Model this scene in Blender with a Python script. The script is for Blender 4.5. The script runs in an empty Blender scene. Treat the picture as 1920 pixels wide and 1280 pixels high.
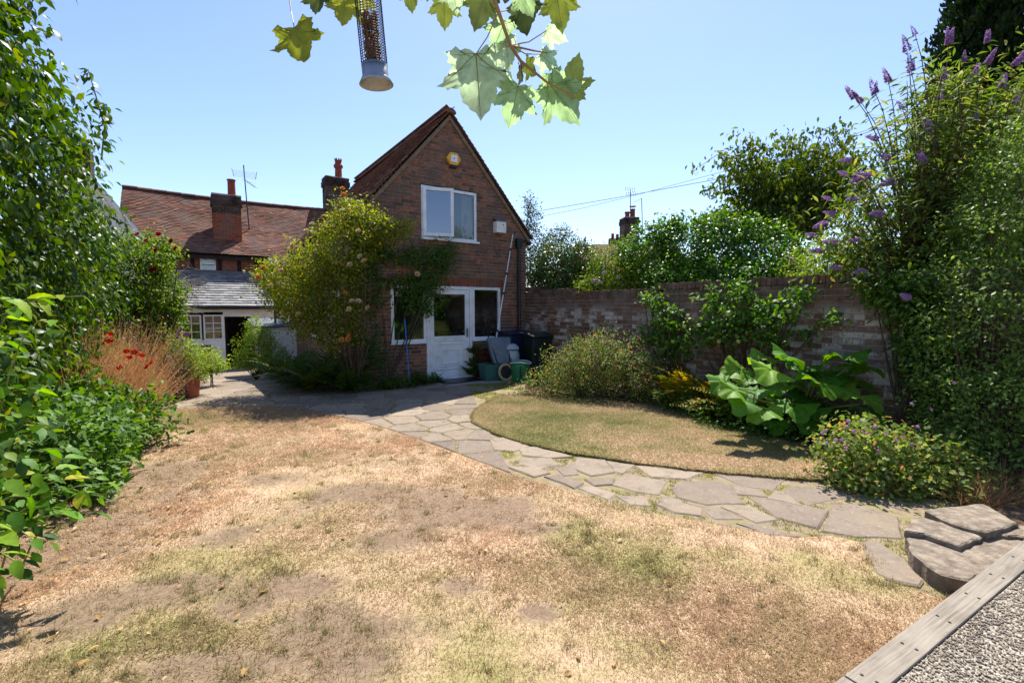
import bpy, bmesh, math, random
import numpy as np
from mathutils import Vector, Matrix, noise as mnoise

random.seed(7)
rng = np.random.default_rng(7)
SC = bpy.context.scene
COL = SC.collection
R = math.radians

# ------------------------------------------------------------------ camera
CAMH, FPX = 1.57, 870.0
TH = math.atan(62 / FPX)
cam_d = bpy.data.cameras.new('camera')
cam_d.sensor_width = 36.0
cam_d.lens = FPX * 36.0 / 1920.0
cam_d.clip_start = 0.05
cam_d.clip_end = 3000
cam = bpy.data.objects.new('camera', cam_d)
COL.objects.link(cam)
cam.location = (0, 0, CAMH)
cam.rotation_euler = (math.pi / 2 - TH, 0, 0)
SC.camera = cam

# ------------------------------------------------------------------ sky + sun
SUN = Vector((0.65, 3.41, 5.7)).normalized()          # towards the sun
SUN_EL = math.asin(SUN.z)
SUN_AZ = math.atan2(SUN.x, SUN.y)
world = bpy.data.worlds.new('World')
SC.world = world
world.use_nodes = True
wn = world.node_tree
wn.nodes.clear()
sky = wn.nodes.new('ShaderNodeTexSky')
sky.sky_type = 'NISHITA'
sky.sun_disc = False
sky.sun_elevation = SUN_EL
sky.sun_rotation = SUN_AZ
sky.air_density = 1.0
sky.dust_density = 0.4
sky.ozone_density = 1.4
bg = wn.nodes.new('ShaderNodeBackground')
bg.inputs['Strength'].default_value = 0.112
wo = wn.nodes.new('ShaderNodeOutputWorld')
tint = wn.nodes.new('ShaderNodeMix'); tint.data_type = 'RGBA'; tint.blend_type = 'MULTIPLY'; tint.inputs[0].default_value = 1.0
tint.inputs[7].default_value = (0.92, 0.93, 1.07, 1.0)      # white balance of the camera
wn.links.new(sky.outputs[0], tint.inputs[6]); wn.links.new(tint.outputs[2], bg.inputs[0])
wn.links.new(bg.outputs[0], wo.inputs[0])
sl = bpy.data.lights.new('sun', 'SUN')
sl.energy = 4.9
sl.angle = R(0.53)
sl.color = (1.0, 0.955, 0.88)
sun = bpy.data.objects.new('sun', sl)
COL.objects.link(sun)
sun.location = (3, 15, 25)
sun.rotation_euler = (-SUN).to_track_quat('-Z', 'Y').to_euler()
vs = SC.view_settings
vs.view_transform = 'Standard'
vs.look = 'None'
vs.exposure = 0.97
vs.gamma = 1.0
vs.use_curve_mapping = False
SC.cycles.max_bounces = 8
SC.cycles.transparent_max_bounces = 12
SC.cycles.caustics_reflective = False
SC.cycles.caustics_refractive = False

# ------------------------------------------------------------------ pixel -> place
_c, _s = math.cos(TH), math.sin(TH)
def ray(px, py):
    x = (px - 960) / FPX; yu = (640 - py) / FPX
    return Vector((x, _c + yu * _s, yu * _c - _s))
def G(px, py, z=0.0):
    r = ray(px, py); t = (z - CAMH) / r.z
    return Vector((r.x * t, r.y * t, z))
def P(px, py, Y):
    r = ray(px, py); t = Y / r.y
    return Vector((r.x * t, Y, CAMH + r.z * t))
def proj(p):
    fw = p[1] * _c - (p[2] - CAMH) * _s
    up = p[1] * _s + (p[2] - CAMH) * _c
    if fw < .05: return None
    return 960 + FPX * p[0] / fw, 640 - FPX * up / fw, fw
ANG = R(34.7)
U = Vector((math.cos(ANG), math.sin(ANG), 0)); V = Vector((-math.sin(ANG), math.cos(ANG), 0))
H0 = Vector((-1.36, 10.13, 0))
L0 = Vector((-9.17, 15.5, 0))
WALL0 = Vector((0.32, 11.3, 0)); WDIR = Vector((.569, -.822, 0))     # garden wall, away from the house
def on_wall(px, py, off=0.0):
    """point on the garden wall's face"""
    n = Vector((-WDIR.y, WDIR.x, 0)); o = WALL0 - n * off
    r = ray(px, py); t = o.dot(n) / r.dot(n)
    return Vector((r.x * t, r.y * t, CAMH + r.z * t))
def on_front(px, py, off=0.0):
    o = H0 - V * off; r = ray(px, py); t = o.dot(V) / r.dot(V)
    return Vector((r.x * t, r.y * t, CAMH + r.z * t))
def sstep(a, b, x):
    t = min(1, max(0, (x - a) / (b - a))); return t * t * (3 - 2 * t)
def gz(x, y):
    """ground falls away towards the cottage at the back left"""
    return -0.42 * sstep(8.3, 14.5, y - 0.25 * x - 1.2) * sstep(-2.0, -4.5, x + 0.0)

# ------------------------------------------------------------------ materials
def lin(h):
    h = h.lstrip('#'); o = []
    for i in (0, 2, 4):
        c = int(h[i:i + 2], 16) / 255
        o.append(c / 12.92 if c <= .04045 else ((c + .055) / 1.055) ** 2.4)
    return (*o, 1.0)
class N:
    def __init__(s, name):
        s.m = bpy.data.materials.new(name); s.m.use_nodes = True
        s.t = s.m.node_tree; s.t.nodes.clear()
        s.out = s.n('ShaderNodeOutputMaterial')
    def n(s, typ, **kw):
        nd = s.t.nodes.new(typ)
        for k, v in kw.items(): setattr(nd, k, v)
        return nd
    def l(s, a, b): s.t.links.new(a, b)
    def pos(s): return s.n('ShaderNodeNewGeometry').outputs['Position']
    def obj(s): return s.n('ShaderNodeTexCoord').outputs['Object']
    def noise(s, vec, scale, detail=4, rough=.55, dist=0):
        nd = s.n('ShaderNodeTexNoise'); nd.inputs['Scale'].default_value = scale
        nd.inputs['Detail'].default_value = detail; nd.inputs['Roughness'].default_value = rough
        nd.inputs['Distortion'].default_value = dist
        s.l(vec, nd.inputs['Vector']); return nd.outputs['Fac']
    def ramp(s, fac, stops, interp='LINEAR'):
        r = s.n('ShaderNodeValToRGB'); r.color_ramp.interpolation = interp; e = r.color_ramp.elements
        while len(e) < len(stops): e.new(.5)
        for i, (p, c) in enumerate(stops):
            e[i].position = p; e[i].color = lin(c) if isinstance(c, str) else (c, c, c, 1)
        s.l(fac, r.inputs[0]); return r.outputs[0]
    def mix(s, fac, a, b, mode='MIX'):
        nd = s.n('ShaderNodeMix', data_type='RGBA', blend_type=mode)
        for v, i in ((fac, 0), (a, 6), (b, 7)):
            if isinstance(v, (int, float)): nd.inputs[i].default_value = v if i == 0 else (v, v, v, 1)
            elif isinstance(v, tuple): nd.inputs[i].default_value = v
            elif isinstance(v, str): nd.inputs[i].default_value = lin(v)
            else: s.l(v, nd.inputs[i])
        return nd.outputs[2]
    def math(s, op, a, b=0.0):
        nd = s.n('ShaderNodeMath', operation=op)
        for i, v in enumerate((a, b)):
            if isinstance(v, (int, float)): nd.inputs[i].default_value = v
            else: s.l(v, nd.inputs[i])
        return nd.outputs[0]
    def attr(s, name):
        nd = s.n('ShaderNodeAttribute'); nd.attribute_name = name; return nd.outputs['Fac']
    def rnd(s):
        return s.math('FRACT', s.math('ADD', s.attr('rnd'), s.n('ShaderNodeObjectInfo').outputs['Random']))
    def bump(s, h, strength=.3, dist=.01):
        b = s.n('ShaderNodeBump'); b.inputs['Strength'].default_value = strength
        b.inputs['Distance'].default_value = dist; s.l(h, b.inputs['Height']); return b.outputs[0]
    def bsdf(s, col, rough=.8, spec=.3, metal=0, bump=None, alpha=None):
        p = s.n('ShaderNodeBsdfPrincipled')
        for v, i in ((col, 'Base Color'), (rough, 'Roughness'), (spec, 'Specular IOR Level'), (metal, 'Metallic')):
            if isinstance(v, (int, float)): p.inputs[i].default_value = v
            elif isinstance(v, str): p.inputs[i].default_value = lin(v)
            elif isinstance(v, tuple): p.inputs[i].default_value = v
            else: s.l(v, p.inputs[i])
        if bump is not None: s.l(bump, p.inputs['Normal'])
        return p.outputs[0]
    def done(s, sh): s.l(sh, s.out.inputs[0]); return s.m

def m_plain(name, stops, scale=6, rough=.7, spec=.3, metal=0, bump=.15, bscale=60, bdist=.004, stretch=None, rnd=0.0):
    n = N(name); p = n.pos()
    if stretch:
        mp = n.n('ShaderNodeMapping'); mp.inputs['Scale'].default_value = stretch; n.l(p, mp.inputs[0]); p = mp.outputs[0]
    f = n.noise(p, scale, 6)
    if rnd: f = n.math('ADD', f, n.math('MULTIPLY', n.math('SUBTRACT', n.rnd(), .5), rnd))
    c = n.ramp(f, stops)
    b = n.bump(n.noise(p, bscale, 5), bump, bdist)
    return n.done(n.bsdf(c, rough, spec, metal, b))

def m_brick(name, stops, white=0.0, dark_top=None):
    n = N(name); p = n.pos()
    r = n.rnd(); c = n.ramp(r, stops)
    mott = n.noise(p, 22, 6, .7)
    c = n.mix(1.0, c, n.ramp(mott, [(.25, '#a09890'), (.6, '#f4efe8'), (.85, '#ffffff')]), 'MULTIPLY')
    big = n.noise(p, 1.7, 4)
    c = n.mix(n.math('MULTIPLY', n.ramp(big, [(.42, 0.0), (.7, .75)]), 1.0), c, '#66574e' if not white else '#857669')
    if white:
        sp = n.n('ShaderNodeSeparateXYZ'); n.l(p, sp.inputs[0])
        z = sp.outputs['Z']
        zm = n.math('MULTIPLY', n.ramp(z, [(.25, 0.0), (.5, 1.0)]), n.ramp(n.math('DIVIDE', z, 2.0), [(.74, 1.0), (.83, 0.0)]))
        w = n.math('ADD', n.math('MULTIPLY', n.noise(p, 2.3, 5, .6), .6), n.math('MULTIPLY', n.noise(p, 24, 8, .8), .85))
        w = n.math('ADD', w, n.math('MULTIPLY', n.math('SUBTRACT', r, .5), .22))
        wm = n.math('MULTIPLY', n.ramp(w, [(.72, 0.0), (.88, 1.0)]), zm)
        c = n.mix(n.math('MULTIPLY', wm, white), c, '#c9c3b8')
        # dark algae and lichen along the top
        tm = n.math('MULTIPLY', n.ramp(n.math('DIVIDE', z, 2.0), [(.72, 0.0), (.88, 1.0)]), n.ramp(n.noise(p, 6, 6, .7), [(.38, 0.0), (.6, .8)]))
        c = n.mix(tm, c, '#51473c')
    b = n.bump(n.noise(p, 90, 6, .7), .5, .006)
    return n.done(n.bsdf(c, .9, .15, 0, b))

def m_leaf(name, stops, trans=.45, tcol=None, rough=.4, spec=.4, tgain=1.3, gain=1.25):
    """stops: ramp over each leaf's own random value"""
    n = N(name); r = n.rnd()
    c = n.ramp(r, stops)
    hg = n.n('ShaderNodeHueSaturation'); hg.inputs['Value'].default_value = gain; hg.inputs['Saturation'].default_value = 1.04; n.l(c, hg.inputs['Color']); c = hg.outputs[0]
    c = n.mix(.5, c, n.mix(1.0, c, n.ramp(n.noise(n.pos(), 30, 3), [(.3, '#9a9a9a'), (.7, '#ffffff')]), 'MULTIPLY'))
    p = n.bsdf(c, min(.75, rough + .12), spec * .6)
    t = n.n('ShaderNodeBsdfTranslucent')
    hs = n.n('ShaderNodeHueSaturation'); hs.inputs['Saturation'].default_value = 1.12; hs.inputs['Value'].default_value = tgain
    hs.inputs['Hue'].default_value = .488
    n.l(c, hs.inputs['Color']); n.l(hs.outputs[0], t.inputs[0])
    mx = n.n('ShaderNodeMixShader'); mx.inputs[0].default_value = trans
    n.l(p, mx.inputs[1]); n.l(t.outputs[0], mx.inputs[2])
    return n.done(mx.outputs[0])

def m_glass(name, tint='#dfe8e6', base=.08):
    n = N(name)
    g = n.n('ShaderNodeBsdfGlossy'); g.inputs['Roughness'].default_value = .015
    t = n.n('ShaderNodeBsdfTransparent'); t.inputs[0].default_value = lin(tint)
    lw = n.n('ShaderNodeFresnel'); lw.inputs['IOR'].default_value = 1.52
    f = n.math('ADD', lw.outputs[0], base)
    b = n.bump(n.noise(n.pos(), 2.2, 2), .02, .02); n.l(b, g.inputs['Normal'])
    mx = n.n('ShaderNodeMixShader'); n.l(f, mx.inputs[0]); n.l(t.outputs[0], mx.inputs[1]); n.l(g.outputs[0], mx.inputs[2])
    return n.done(mx.outputs[0])

MT = {}
MT['mortar'] = m_plain('mortar', [(.3, '#8a7a6c'), (.7, '#b8a898')], 9, .95, .1, 0, .6, 120)
MT['brick_house'] = m_brick('brick_house', [(0, '#625249'), (.15, '#7f6152'), (.3, '#a06f58'), (.45, '#6c5b53'), (.6, '#ac775c'), (.75, '#7b665b'), (.88, '#b27a62'), (1, '#65574f')])
MT['brick_orange'] = m_brick('brick_orange', [(0, '#8d4a30'), (.5, '#a65a38'), (1, '#7a4030')])
MT['brick_wall'] = m_brick('brick_wall', [(0, '#6f574b'), (.2, '#876252'), (.4, '#756055'), (.6, '#956b59'), (.8, '#836e61'), (1, '#8f7a6b')], white=.8)
MT['brick_sooty'] = m_brick('brick_sooty', [(0, '#2b2423'), (.5, '#3a2f2c'), (1, '#463733')])
MT['tile'] = m_brick('clay_tile', [(0, '#5a4038'), (.25, '#785042'), (.5, '#8a5e4d'), (.7, '#6b4c41'), (.88, '#a07360'), (1, '#57473f')])
MT['slate'] = m_plain('slate', [(.3, '#6b6a6a'), (.7, '#8f8d8b')], 7, .65, .3, 0, .2, 70, rnd=.7)
MT['upvc'] = m_plain('white_plastic', [(.25, '#c4c6c2'), (.5, '#dfe1e2'), (.75, '#eaecee')], 5, .35, .45, 0, .02)
MT['white_paint'] = m_plain('white_paint', [(.25, '#cfcabd'), (.5, '#e6e3da'), (.8, '#efede6')], 4, .7, .25, 0, .25, 40, .005)
MT['black_plastic'] = m_plain('black_plastic', [(.3, '#141517'), (.7, '#202225')], 5, .35, .4, 0, .05)
MT['timber_dark'] = m_plain('dark_timber', [(.3, '#1d1816'), (.7, '#352b26')], 8, .85, .2, 0, .4)
MT['verge'] = m_plain('verge_mortar', [(.3, '#6d5a47'), (.7, '#8a765f')], 9, .9, .2, 0, .5)
MT['glass'] = m_glass('window_glass')
MT['glass_sky'] = m_glass('casement_glass', '#a8b8cc', .2)
MT['interior'] = m_plain('interior_plaster', [(.3, '#b9ad98'), (.7, '#c8bda9')], 2, .9, .1)
MT['interior_floor'] = m_plain('interior_floor', [(.3, '#4a3b2d'), (.7, '#5b4937')], 3, .6, .3)
MT['dark_cloth'] = m_plain('dark_fabric', [(.3, '#1d2430'), (.7, '#2b3442')], 9, .9, .1)
MT['terracotta'] = m_plain('terracotta', [(.3, '#8f4a35'), (.7, '#b0654a')], 8, .85, .2, 0, .3)
MT['potred'] = m_plain('chimney_clay', [(.3, '#6e3426'), (.7, '#91483a')], 8, .85, .2)
MT['soil'] = m_plain('soil', [(.3, '#4b3c30'), (.5, '#6a5746'), (.75, '#85705c')], 7, .95, .1, 0, .8, 55, .012)
MT['concrete'] = m_plain('concrete', [(.3, '#8b8175'), (.7, '#a59a8b')], 5, .9, .2, 0, .4, 90)
MT['lead'] = m_plain('lead_grey', [(.3, '#474c52'), (.7, '#5f656b')], 5, .6, .4, 0, .2)
MT['metal'] = m_plain('galvanised_metal', [(.3, '#7d8184'), (.7, '#a4a8aa')], 12, .38, .5, .75, .1)
MT['metal_dark'] = m_plain('dark_metal', [(.3, '#28292b'), (.7, '#3b3c3e')], 12, .5, .5, .5, .1)
MT['alarm_yellow'] = m_plain('alarm_yellow', [(.3, '#d59a17'), (.7, '#e2ac2a')], 6, .4, .4, 0, .02)
MT['blue_paint'] = m_plain('blue_paint', [(.3, '#2e63a8'), (.7, '#3d78bf')], 10, .4, .4, 0, .02)
MT['blue_bin'] = m_plain('blue_plastic', [(.3, '#121a30'), (.7, '#1d2946')], 5, .4, .4, 0, .04)
MT['green_bin'] = m_plain('dark_green_plastic', [(.3, '#15211d'), (.7, '#1f2f29')], 5, .4, .4, 0, .04)
MT['teal_box'] = m_plain('teal_plastic', [(.3, '#2f5c54'), (.7, '#3a6e64')], 5, .45, .4, 0, .04)
MT['bag_green'] = m_plain('green_woven_bag', [(.3, '#2c6a40'), (.7, '#3f8554')], 8, .6, .3, 0, .2)
MT['planter_green'] = m_plain('dark_green_planter', [(.3, '#1c2c27'), (.7, '#2a3d36')], 6, .5, .4, 0, .1)
MT['grey_tub'] = m_plain('grey_tub', [(.3, '#8d979c'), (.7, '#a9b2b6')], 5, .45, .4, 0, .05)
MT['grey_tray'] = m_plain('grey_tray', [(.3, '#566066'), (.7, '#6d787d')], 5, .5, .4, 0, .05)  # darker than the tub's grey: the tray's shade is put into the colour
MT['tyre'] = m_plain('pale_tyre', [(.3, '#9a8c66'), (.7, '#b3a57d')], 9, .8, .2, 0, .2)
MT['rust'] = m_plain('rusty_brown', [(.3, '#3b221b'), (.7, '#5a3225')], 9, .9, .2, 0, .4)
MT['bark'] = m_plain('bark', [(.3, '#3e3227'), (.7, '#6b5a48')], 14, .9, .1, 0, .6)
MT['dead_wood'] = m_plain('dead_wood', [(.3, '#8b7e6e'), (.7, '#b3a796')], 14, .9, .1, 0, .3)
MT['twig_green'] = m_plain('twig_green', [(.3, '#6f7a3c'), (.7, '#8f9a55')], 9, .7, .2)
MT['twig_red'] = m_plain('twig_red', [(.3, '#80683c'), (.7, '#a5804e')], 9, .6, .3)
MT['peanut'] = m_plain('peanut', [(.3, '#6a4630'), (.7, '#94683f')], 60, .8, .2, 0, .4)
MT['wood_grey'] = m_plain('weathered_board', [(.3, '#6c6358'), (.55, '#83796b'), (.8, '#958a7b')], 6, .85, .2, 0, .5, 40, .003, stretch=(1, 1, 1))
def m_wood():
    n = N('weathered_board'); o = n.obj(); mp = n.n('ShaderNodeMapping'); mp.inputs['Scale'].default_value = (1.2, 38, 20); n.l(o, mp.inputs[0])
    gr = n.noise(mp.outputs[0], 3.0, 8, .65, .6)
    c = n.ramp(gr, [(.25, '#574f46'), (.45, '#776e62'), (.6, '#8b8173'), (.8, '#9b9082')])
    c = n.mix(n.ramp(n.noise(o, 3, 5, .6), [(.4, 0.0), (.7, .5)]), c, '#a3998a')
    return n.done(n.bsdf(c, .88, .15, 0, n.bump(gr, .5, .004)))
MT['wood_grey'] = m_wood()
# ---- stone of the paving
def m_stone():
    n = N('york_stone'); p = n.pos()
    r = n.rnd()
    c = n.ramp(n.math('ADD', n.math('MULTIPLY', r, .55), n.math('MULTIPLY', n.noise(p, 3.5, 6, .6), .5)),
               [(.2, '#6f6256'), (.45, '#7f7163'), (.65, '#8b7c6c'), (.9, '#9b8b79')])
    sp = n.noise(p, 160, 3, .7)
    c = n.mix(n.ramp(sp, [(.6, 0.0), (.72, .35)]), c, '#d0c6ba')
    c = n.mix(n.ramp(n.noise(p, 7, 7, .72), [(.48, 0.0), (.7, .7)]), c, '#5d544c')
    c = n.mix(n.ramp(n.noise(p, 34, 6, .75), [(.56, 0.0), (.72, .6)]), c, '#b8ada1')
    c = n.mix(n.ramp(n.noise(p, 2.1, 4, .6), [(.5, 0.0), (.75, .45)]), c, '#8d7d60')
    hgt = n.math('ADD', n.math('MULTIPLY', n.noise(p, 18, 5), .6), n.math('MULTIPLY', n.noise(p, 150, 4), .4))
    return n.done(n.bsdf(c, .88, .2, 0, n.bump(hgt, .45, .012)))
MT['stone'] = m_stone()
MT['step_stone'] = m_plain('lichened_stone', [(.25, '#62574b'), (.5, '#837667'), (.75, '#a09381')], 16, .92, .15, 0, .8, 45, .02)
def m_joint():
    n = N('path_joint'); p = n.pos()
    c = n.ramp(n.noise(p, 9, 6, .6), [(.3, '#736553'), (.5, '#8a7b64'), (.7, '#998a70')])
    c = n.mix(n.ramp(n.noise(p, 3.2, 5, .65), [(.48, 0.0), (.66, .65)]), c, '#7d7c42')
    return n.done(n.bsdf(c, .95, .1, 0, n.bump(n.noise(p, 70, 5), .8, .012)))
MT['joint'] = m_joint()
# ---- lawn: colours follow per-vertex 'dry' and 'bare' maps of the turf itself
def m_lawn(name, blade):
    n = N(name); p = n.pos()
    dry = n.attr('dry'); r = n.attr('rnd')
    f = n.math('ADD', dry, n.math('MULTIPLY', n.math('SUBTRACT', r, .5), .55)) if blade else n.math('ADD', dry, n.math('MULTIPLY', n.math('SUBTRACT', n.noise(p, 45, 5, .7), .5), .7))
    c = n.ramp(f, [(0.0, '#6a7540'), (.28, '#9c955e'), (.5, '#b5a279'), (.68, '#c6ab8b'), (.84, '#d0b798'), (.93, '#ccac8a'), (1.0, '#c09a78')])
    if not blade:
        soil = n.ramp(n.noise(p, 26, 6, .7), [(.3, '#665444'), (.55, '#836f5c'), (.8, '#9d8872')])
        th = n.mix(.12, c, '#6f6048', 'MULTIPLY')
        bm = n.math('ADD', n.attr('bare'), n.math('MULTIPLY', n.math('SUBTRACT', n.noise(p, 30, 7, .8), .5), 1.5))
        c = n.mix(n.ramp(bm, [(.25, 0.0), (.85, .92)]), th, soil)
        return n.done(n.bsdf(c, .95, .08, 0, n.bump(n.noise(p, 60, 6, .7), .8, .015)))
    c = n.mix(1.0, c, n.ramp(n.math('FRACT', n.math('MULTIPLY', r, 7.31)), [(0, '#c4beb6'), (.4, '#f2efea'), (1, '#ffffff')]), 'MULTIPLY')
    pr = n.bsdf(c, .7, .2)
    t = n.n('ShaderNodeBsdfTranslucent'); n.l(c, t.inputs[0])
    mx = n.n('ShaderNodeMixShader'); mx.inputs[0].default_value = .5
    n.l(pr, mx.inputs[1]); n.l(t.outputs[0], mx.inputs[2])
    return n.done(mx.outputs[0])
MT['lawn'] = m_lawn('lawn_turf', False)
MT['grass'] = m_lawn('grass_blades', True)
MT['pebble'] = m_brick('grit', [(0, '#a59c8c'), (.3, '#b5ab9a'), (.6, '#c2b8a7'), (.85, '#cfc5b4'), (1, '#aaa090')])
# leaf materials
ML = {
 'ivy': m_leaf('ivy_leaf', [(0, '#304a18'), (.5, '#43641e'), (.85, '#5c7d26'), (1, '#8a9438')], .42, rough=.3, spec=.55, gain=1.02),
 'bright': m_leaf('bright_leaf', [(0, '#4a7427'), (.5, '#638f30'), (.9, '#86a83e'), (1, '#b0a944')], .5, rough=.4),
 'redclimber': m_leaf('climber_leaf', [(0, '#41601f'), (.5, '#5f7d29'), (1, '#8f9c3b')], .45),
 'peony': m_leaf('peony_leaf', [(0, '#395a22'), (.5, '#4e722a'), (1, '#718f38')], .4, rough=.4, spec=.45),
 'rose': m_leaf('rose_leaf', [(0, '#47581e'), (.4, '#687a2a'), (.75, '#8d9638'), (1, '#bfa944')], .52, rough=.38, spec=.45),
 'vine': m_leaf('vine_leaf', [(0, '#2d4a1d'), (.6, '#446627'), (1, '#6e8734')], .4),
 'laurel': m_leaf('laurel_leaf', [(0, '#33581f'), (.5, '#4a7428'), (1, '#78993c')], .4, rough=.28, spec=.6),
 'glossy': m_leaf('glossy_leaf', [(0, '#2d451d'), (.5, '#405a26'), (.9, '#65762f'), (1, '#93883f')], .3, rough=.22, spec=.7),
 'cherry': m_leaf('cherry_leaf', [(0, '#33491b'), (.5, '#486022'), (1, '#6f7d32')], .45, rough=.4, gain=1.1),
 'lightshrub': m_leaf('pale_shrub_leaf', [(0, '#5a7a2a'), (.6, '#7a963a'), (1, '#a6b14e')], .45, rough=.35),
 'buddleia': m_leaf('buddleia_leaf', [(0, '#486029'), (.5, '#5f7833'), (.9, '#809046'), (1, '#aca450')], .48, rough=.5, gain=1.15),
 'small': m_leaf('small_shrub_leaf', [(0, '#435c2a'), (.5, '#5c7836'), (1, '#8a9c50')], .46, rough=.36, spec=.45, gain=1.4),
 'cypress': m_leaf('cypress_spray', [(0, '#16260f'), (.6, '#223516'), (1, '#34481f')], .15, rough=.6, spec=.2),
 'geranium': m_leaf('geranium_leaf', [(0, '#56702f'), (.5, '#748a44'), (.85, '#979f58'), (1, '#ae8658')], .5),
 'rhubarb': m_leaf('rhubarb_leaf', [(0, '#44702a'), (.5, '#5c8a2f'), (1, '#82a63e')], .46, rough=.42, spec=.45, gain=1.22),
 'fern_dark': m_leaf('dark_fern', [(0, '#33491f'), (.6, '#4a6128'), (1, '#6d7430')], .4, rough=.5),
 'fern_gold': m_leaf('golden_fern', [(0, '#6a8230'), (.5, '#8f9638'), (.8, '#b8a248'), (1, '#a8743a')], .5, rough=.5),
 'abelia': m_leaf('abelia_leaf', [(0, '#45602a'), (.5, '#667f3a'), (.8, '#8c9650'), (.93, '#a07a58'), (1, '#93604a')], .45, rough=.4, spec=.4),
 'apple': m_leaf('apple_leaf', [(0, '#33551f'), (.5, '#4a7229'), (1, '#79983d')], .42, rough=.38),
 'potplant': m_leaf('pot_plant_leaf', [(0, '#5a7a2e'), (.5, '#7a963c'), (1, '#a3ae50')], .45),
 'straw': m_leaf('straw_stem', [(0, '#9a7458'), (.5, '#b48e68'), (.85, '#c2a27a'), (1, '#8f8c56')], .35, rough=.7, spec=.1),
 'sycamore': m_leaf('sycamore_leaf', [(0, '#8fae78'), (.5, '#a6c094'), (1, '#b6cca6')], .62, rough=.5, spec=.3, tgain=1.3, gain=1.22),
 'sycamore_dark': m_leaf('sycamore_shaded_leaf', [(0, '#4a5a34'), (.5, '#5f6c40'), (1, '#7c8a44')], .4, rough=.5, spec=.3, gain=1.0),  # darker copy of the leaf material, with shade put into its colour
 'sycamore_olive': m_leaf('sycamore_olive_leaf', [(0, '#87923e'), (.5, '#98a24c'), (1, '#a8b05c')], .5, rough=.5, spec=.3, gain=1.05),
 'dead': m_leaf('dead_leaf', [(0, '#8a6a44'), (.5, '#b99a6c'), (1, '#d3b98c')], .25, rough=.7, spec=.1),
 'moss': m_leaf('joint_grass', [(0, '#5f6f2c'), (.5, '#84883e'), (1, '#a99d55')], .35, rough=.7, spec=.1),
}
def m_petal(name, a, b, tr=.4):
    return m_leaf(name, [(0, a), (1, b)], tr, rough=.6, spec=.2, tgain=1.1, gain=1.0)
MP = {
 'red': m_petal('red_petal', '#9c1620', '#c42a2a'), 'poppy': m_petal('poppy_petal', '#d8432a', '#ee6a44'),
 'rose': m_petal('cream_rose_petal', '#e6c28a', '#f0dcb4', .3), 'rose_orange': m_petal('apricot_rose_petal', '#e59a4c', '#eeb06a', .3),
 'lilac': m_petal('buddleia_floret', '#b48ac0', '#d0aeda', .35), 'pink': m_petal('pink_petal', '#d88cc0', '#eab4da', .35),
 'palepink': m_petal('pale_pink_petal', '#e0c4c0', '#f0dcd8', .3), 'purple': m_petal('purple_petal', '#a0509c', '#b86ab2', .3),
 'applefruit': m_plain('green_apple', [(.3, '#86983a'), (.7, '#a8ad55')], 9, .4, .5),
}

# ------------------------------------------------------------------ objects
def tag(o, label, cat, group=None, kind=None):
    if label: o['label'] = label
    if cat: o['category'] = cat
    if group: o['group'] = group
    if kind: o['kind'] = kind
    return o
def empty(name, loc=(0, 0, 0), rz=0.0, label=None, cat=None, group=None):
    o = bpy.data.objects.new(name, None); COL.objects.link(o)
    o.location = loc; o.rotation_euler = (0, 0, rz); o.empty_display_size = .1
    if label: tag(o, label, cat, group)
    return o
def link(name, me, mat=None, parent=None, loc=None, rot=None, scale=None):
    if mat is not None and not me.materials:
        me.materials.append(mat)
    o = bpy.data.objects.new(name, me); COL.objects.link(o)
    if parent is not None: o.parent = parent
    if loc is not None: o.location = loc
    if rot is not None: o.rotation_euler = rot
    if scale is not None: o.scale = scale
    return o
def tri_mesh(name, Vv, Ff, rnd=None, attrs=None, smooth=False):
    Vv = np.asarray(Vv, np.float32); Ff = np.asarray(Ff, np.int32)
    me = bpy.data.meshes.new(name)
    me.vertices.add(len(Vv)); me.vertices.foreach_set('co', Vv.ravel())
    k = Ff.shape[1]
    me.loops.add(Ff.size); me.loops.foreach_set('vertex_index', Ff.ravel())
    me.polygons.add(len(Ff)); me.polygons.foreach_set('loop_start', np.arange(len(Ff), dtype=np.int32) * k)
    if smooth: me.polygons.foreach_set('use_smooth', np.ones(len(Ff), bool))
    me.update(calc_edges=True)
    if rnd is not None:
        a = me.attributes.new('rnd', 'FLOAT', 'POINT'); a.data.foreach_set('value', np.asarray(rnd, np.float32))
    for k2, v in (attrs or {}).items():
        a = me.attributes.new(k2, 'FLOAT', 'POINT'); a.data.foreach_set('value', np.asarray(v, np.float32))
    return me
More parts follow.
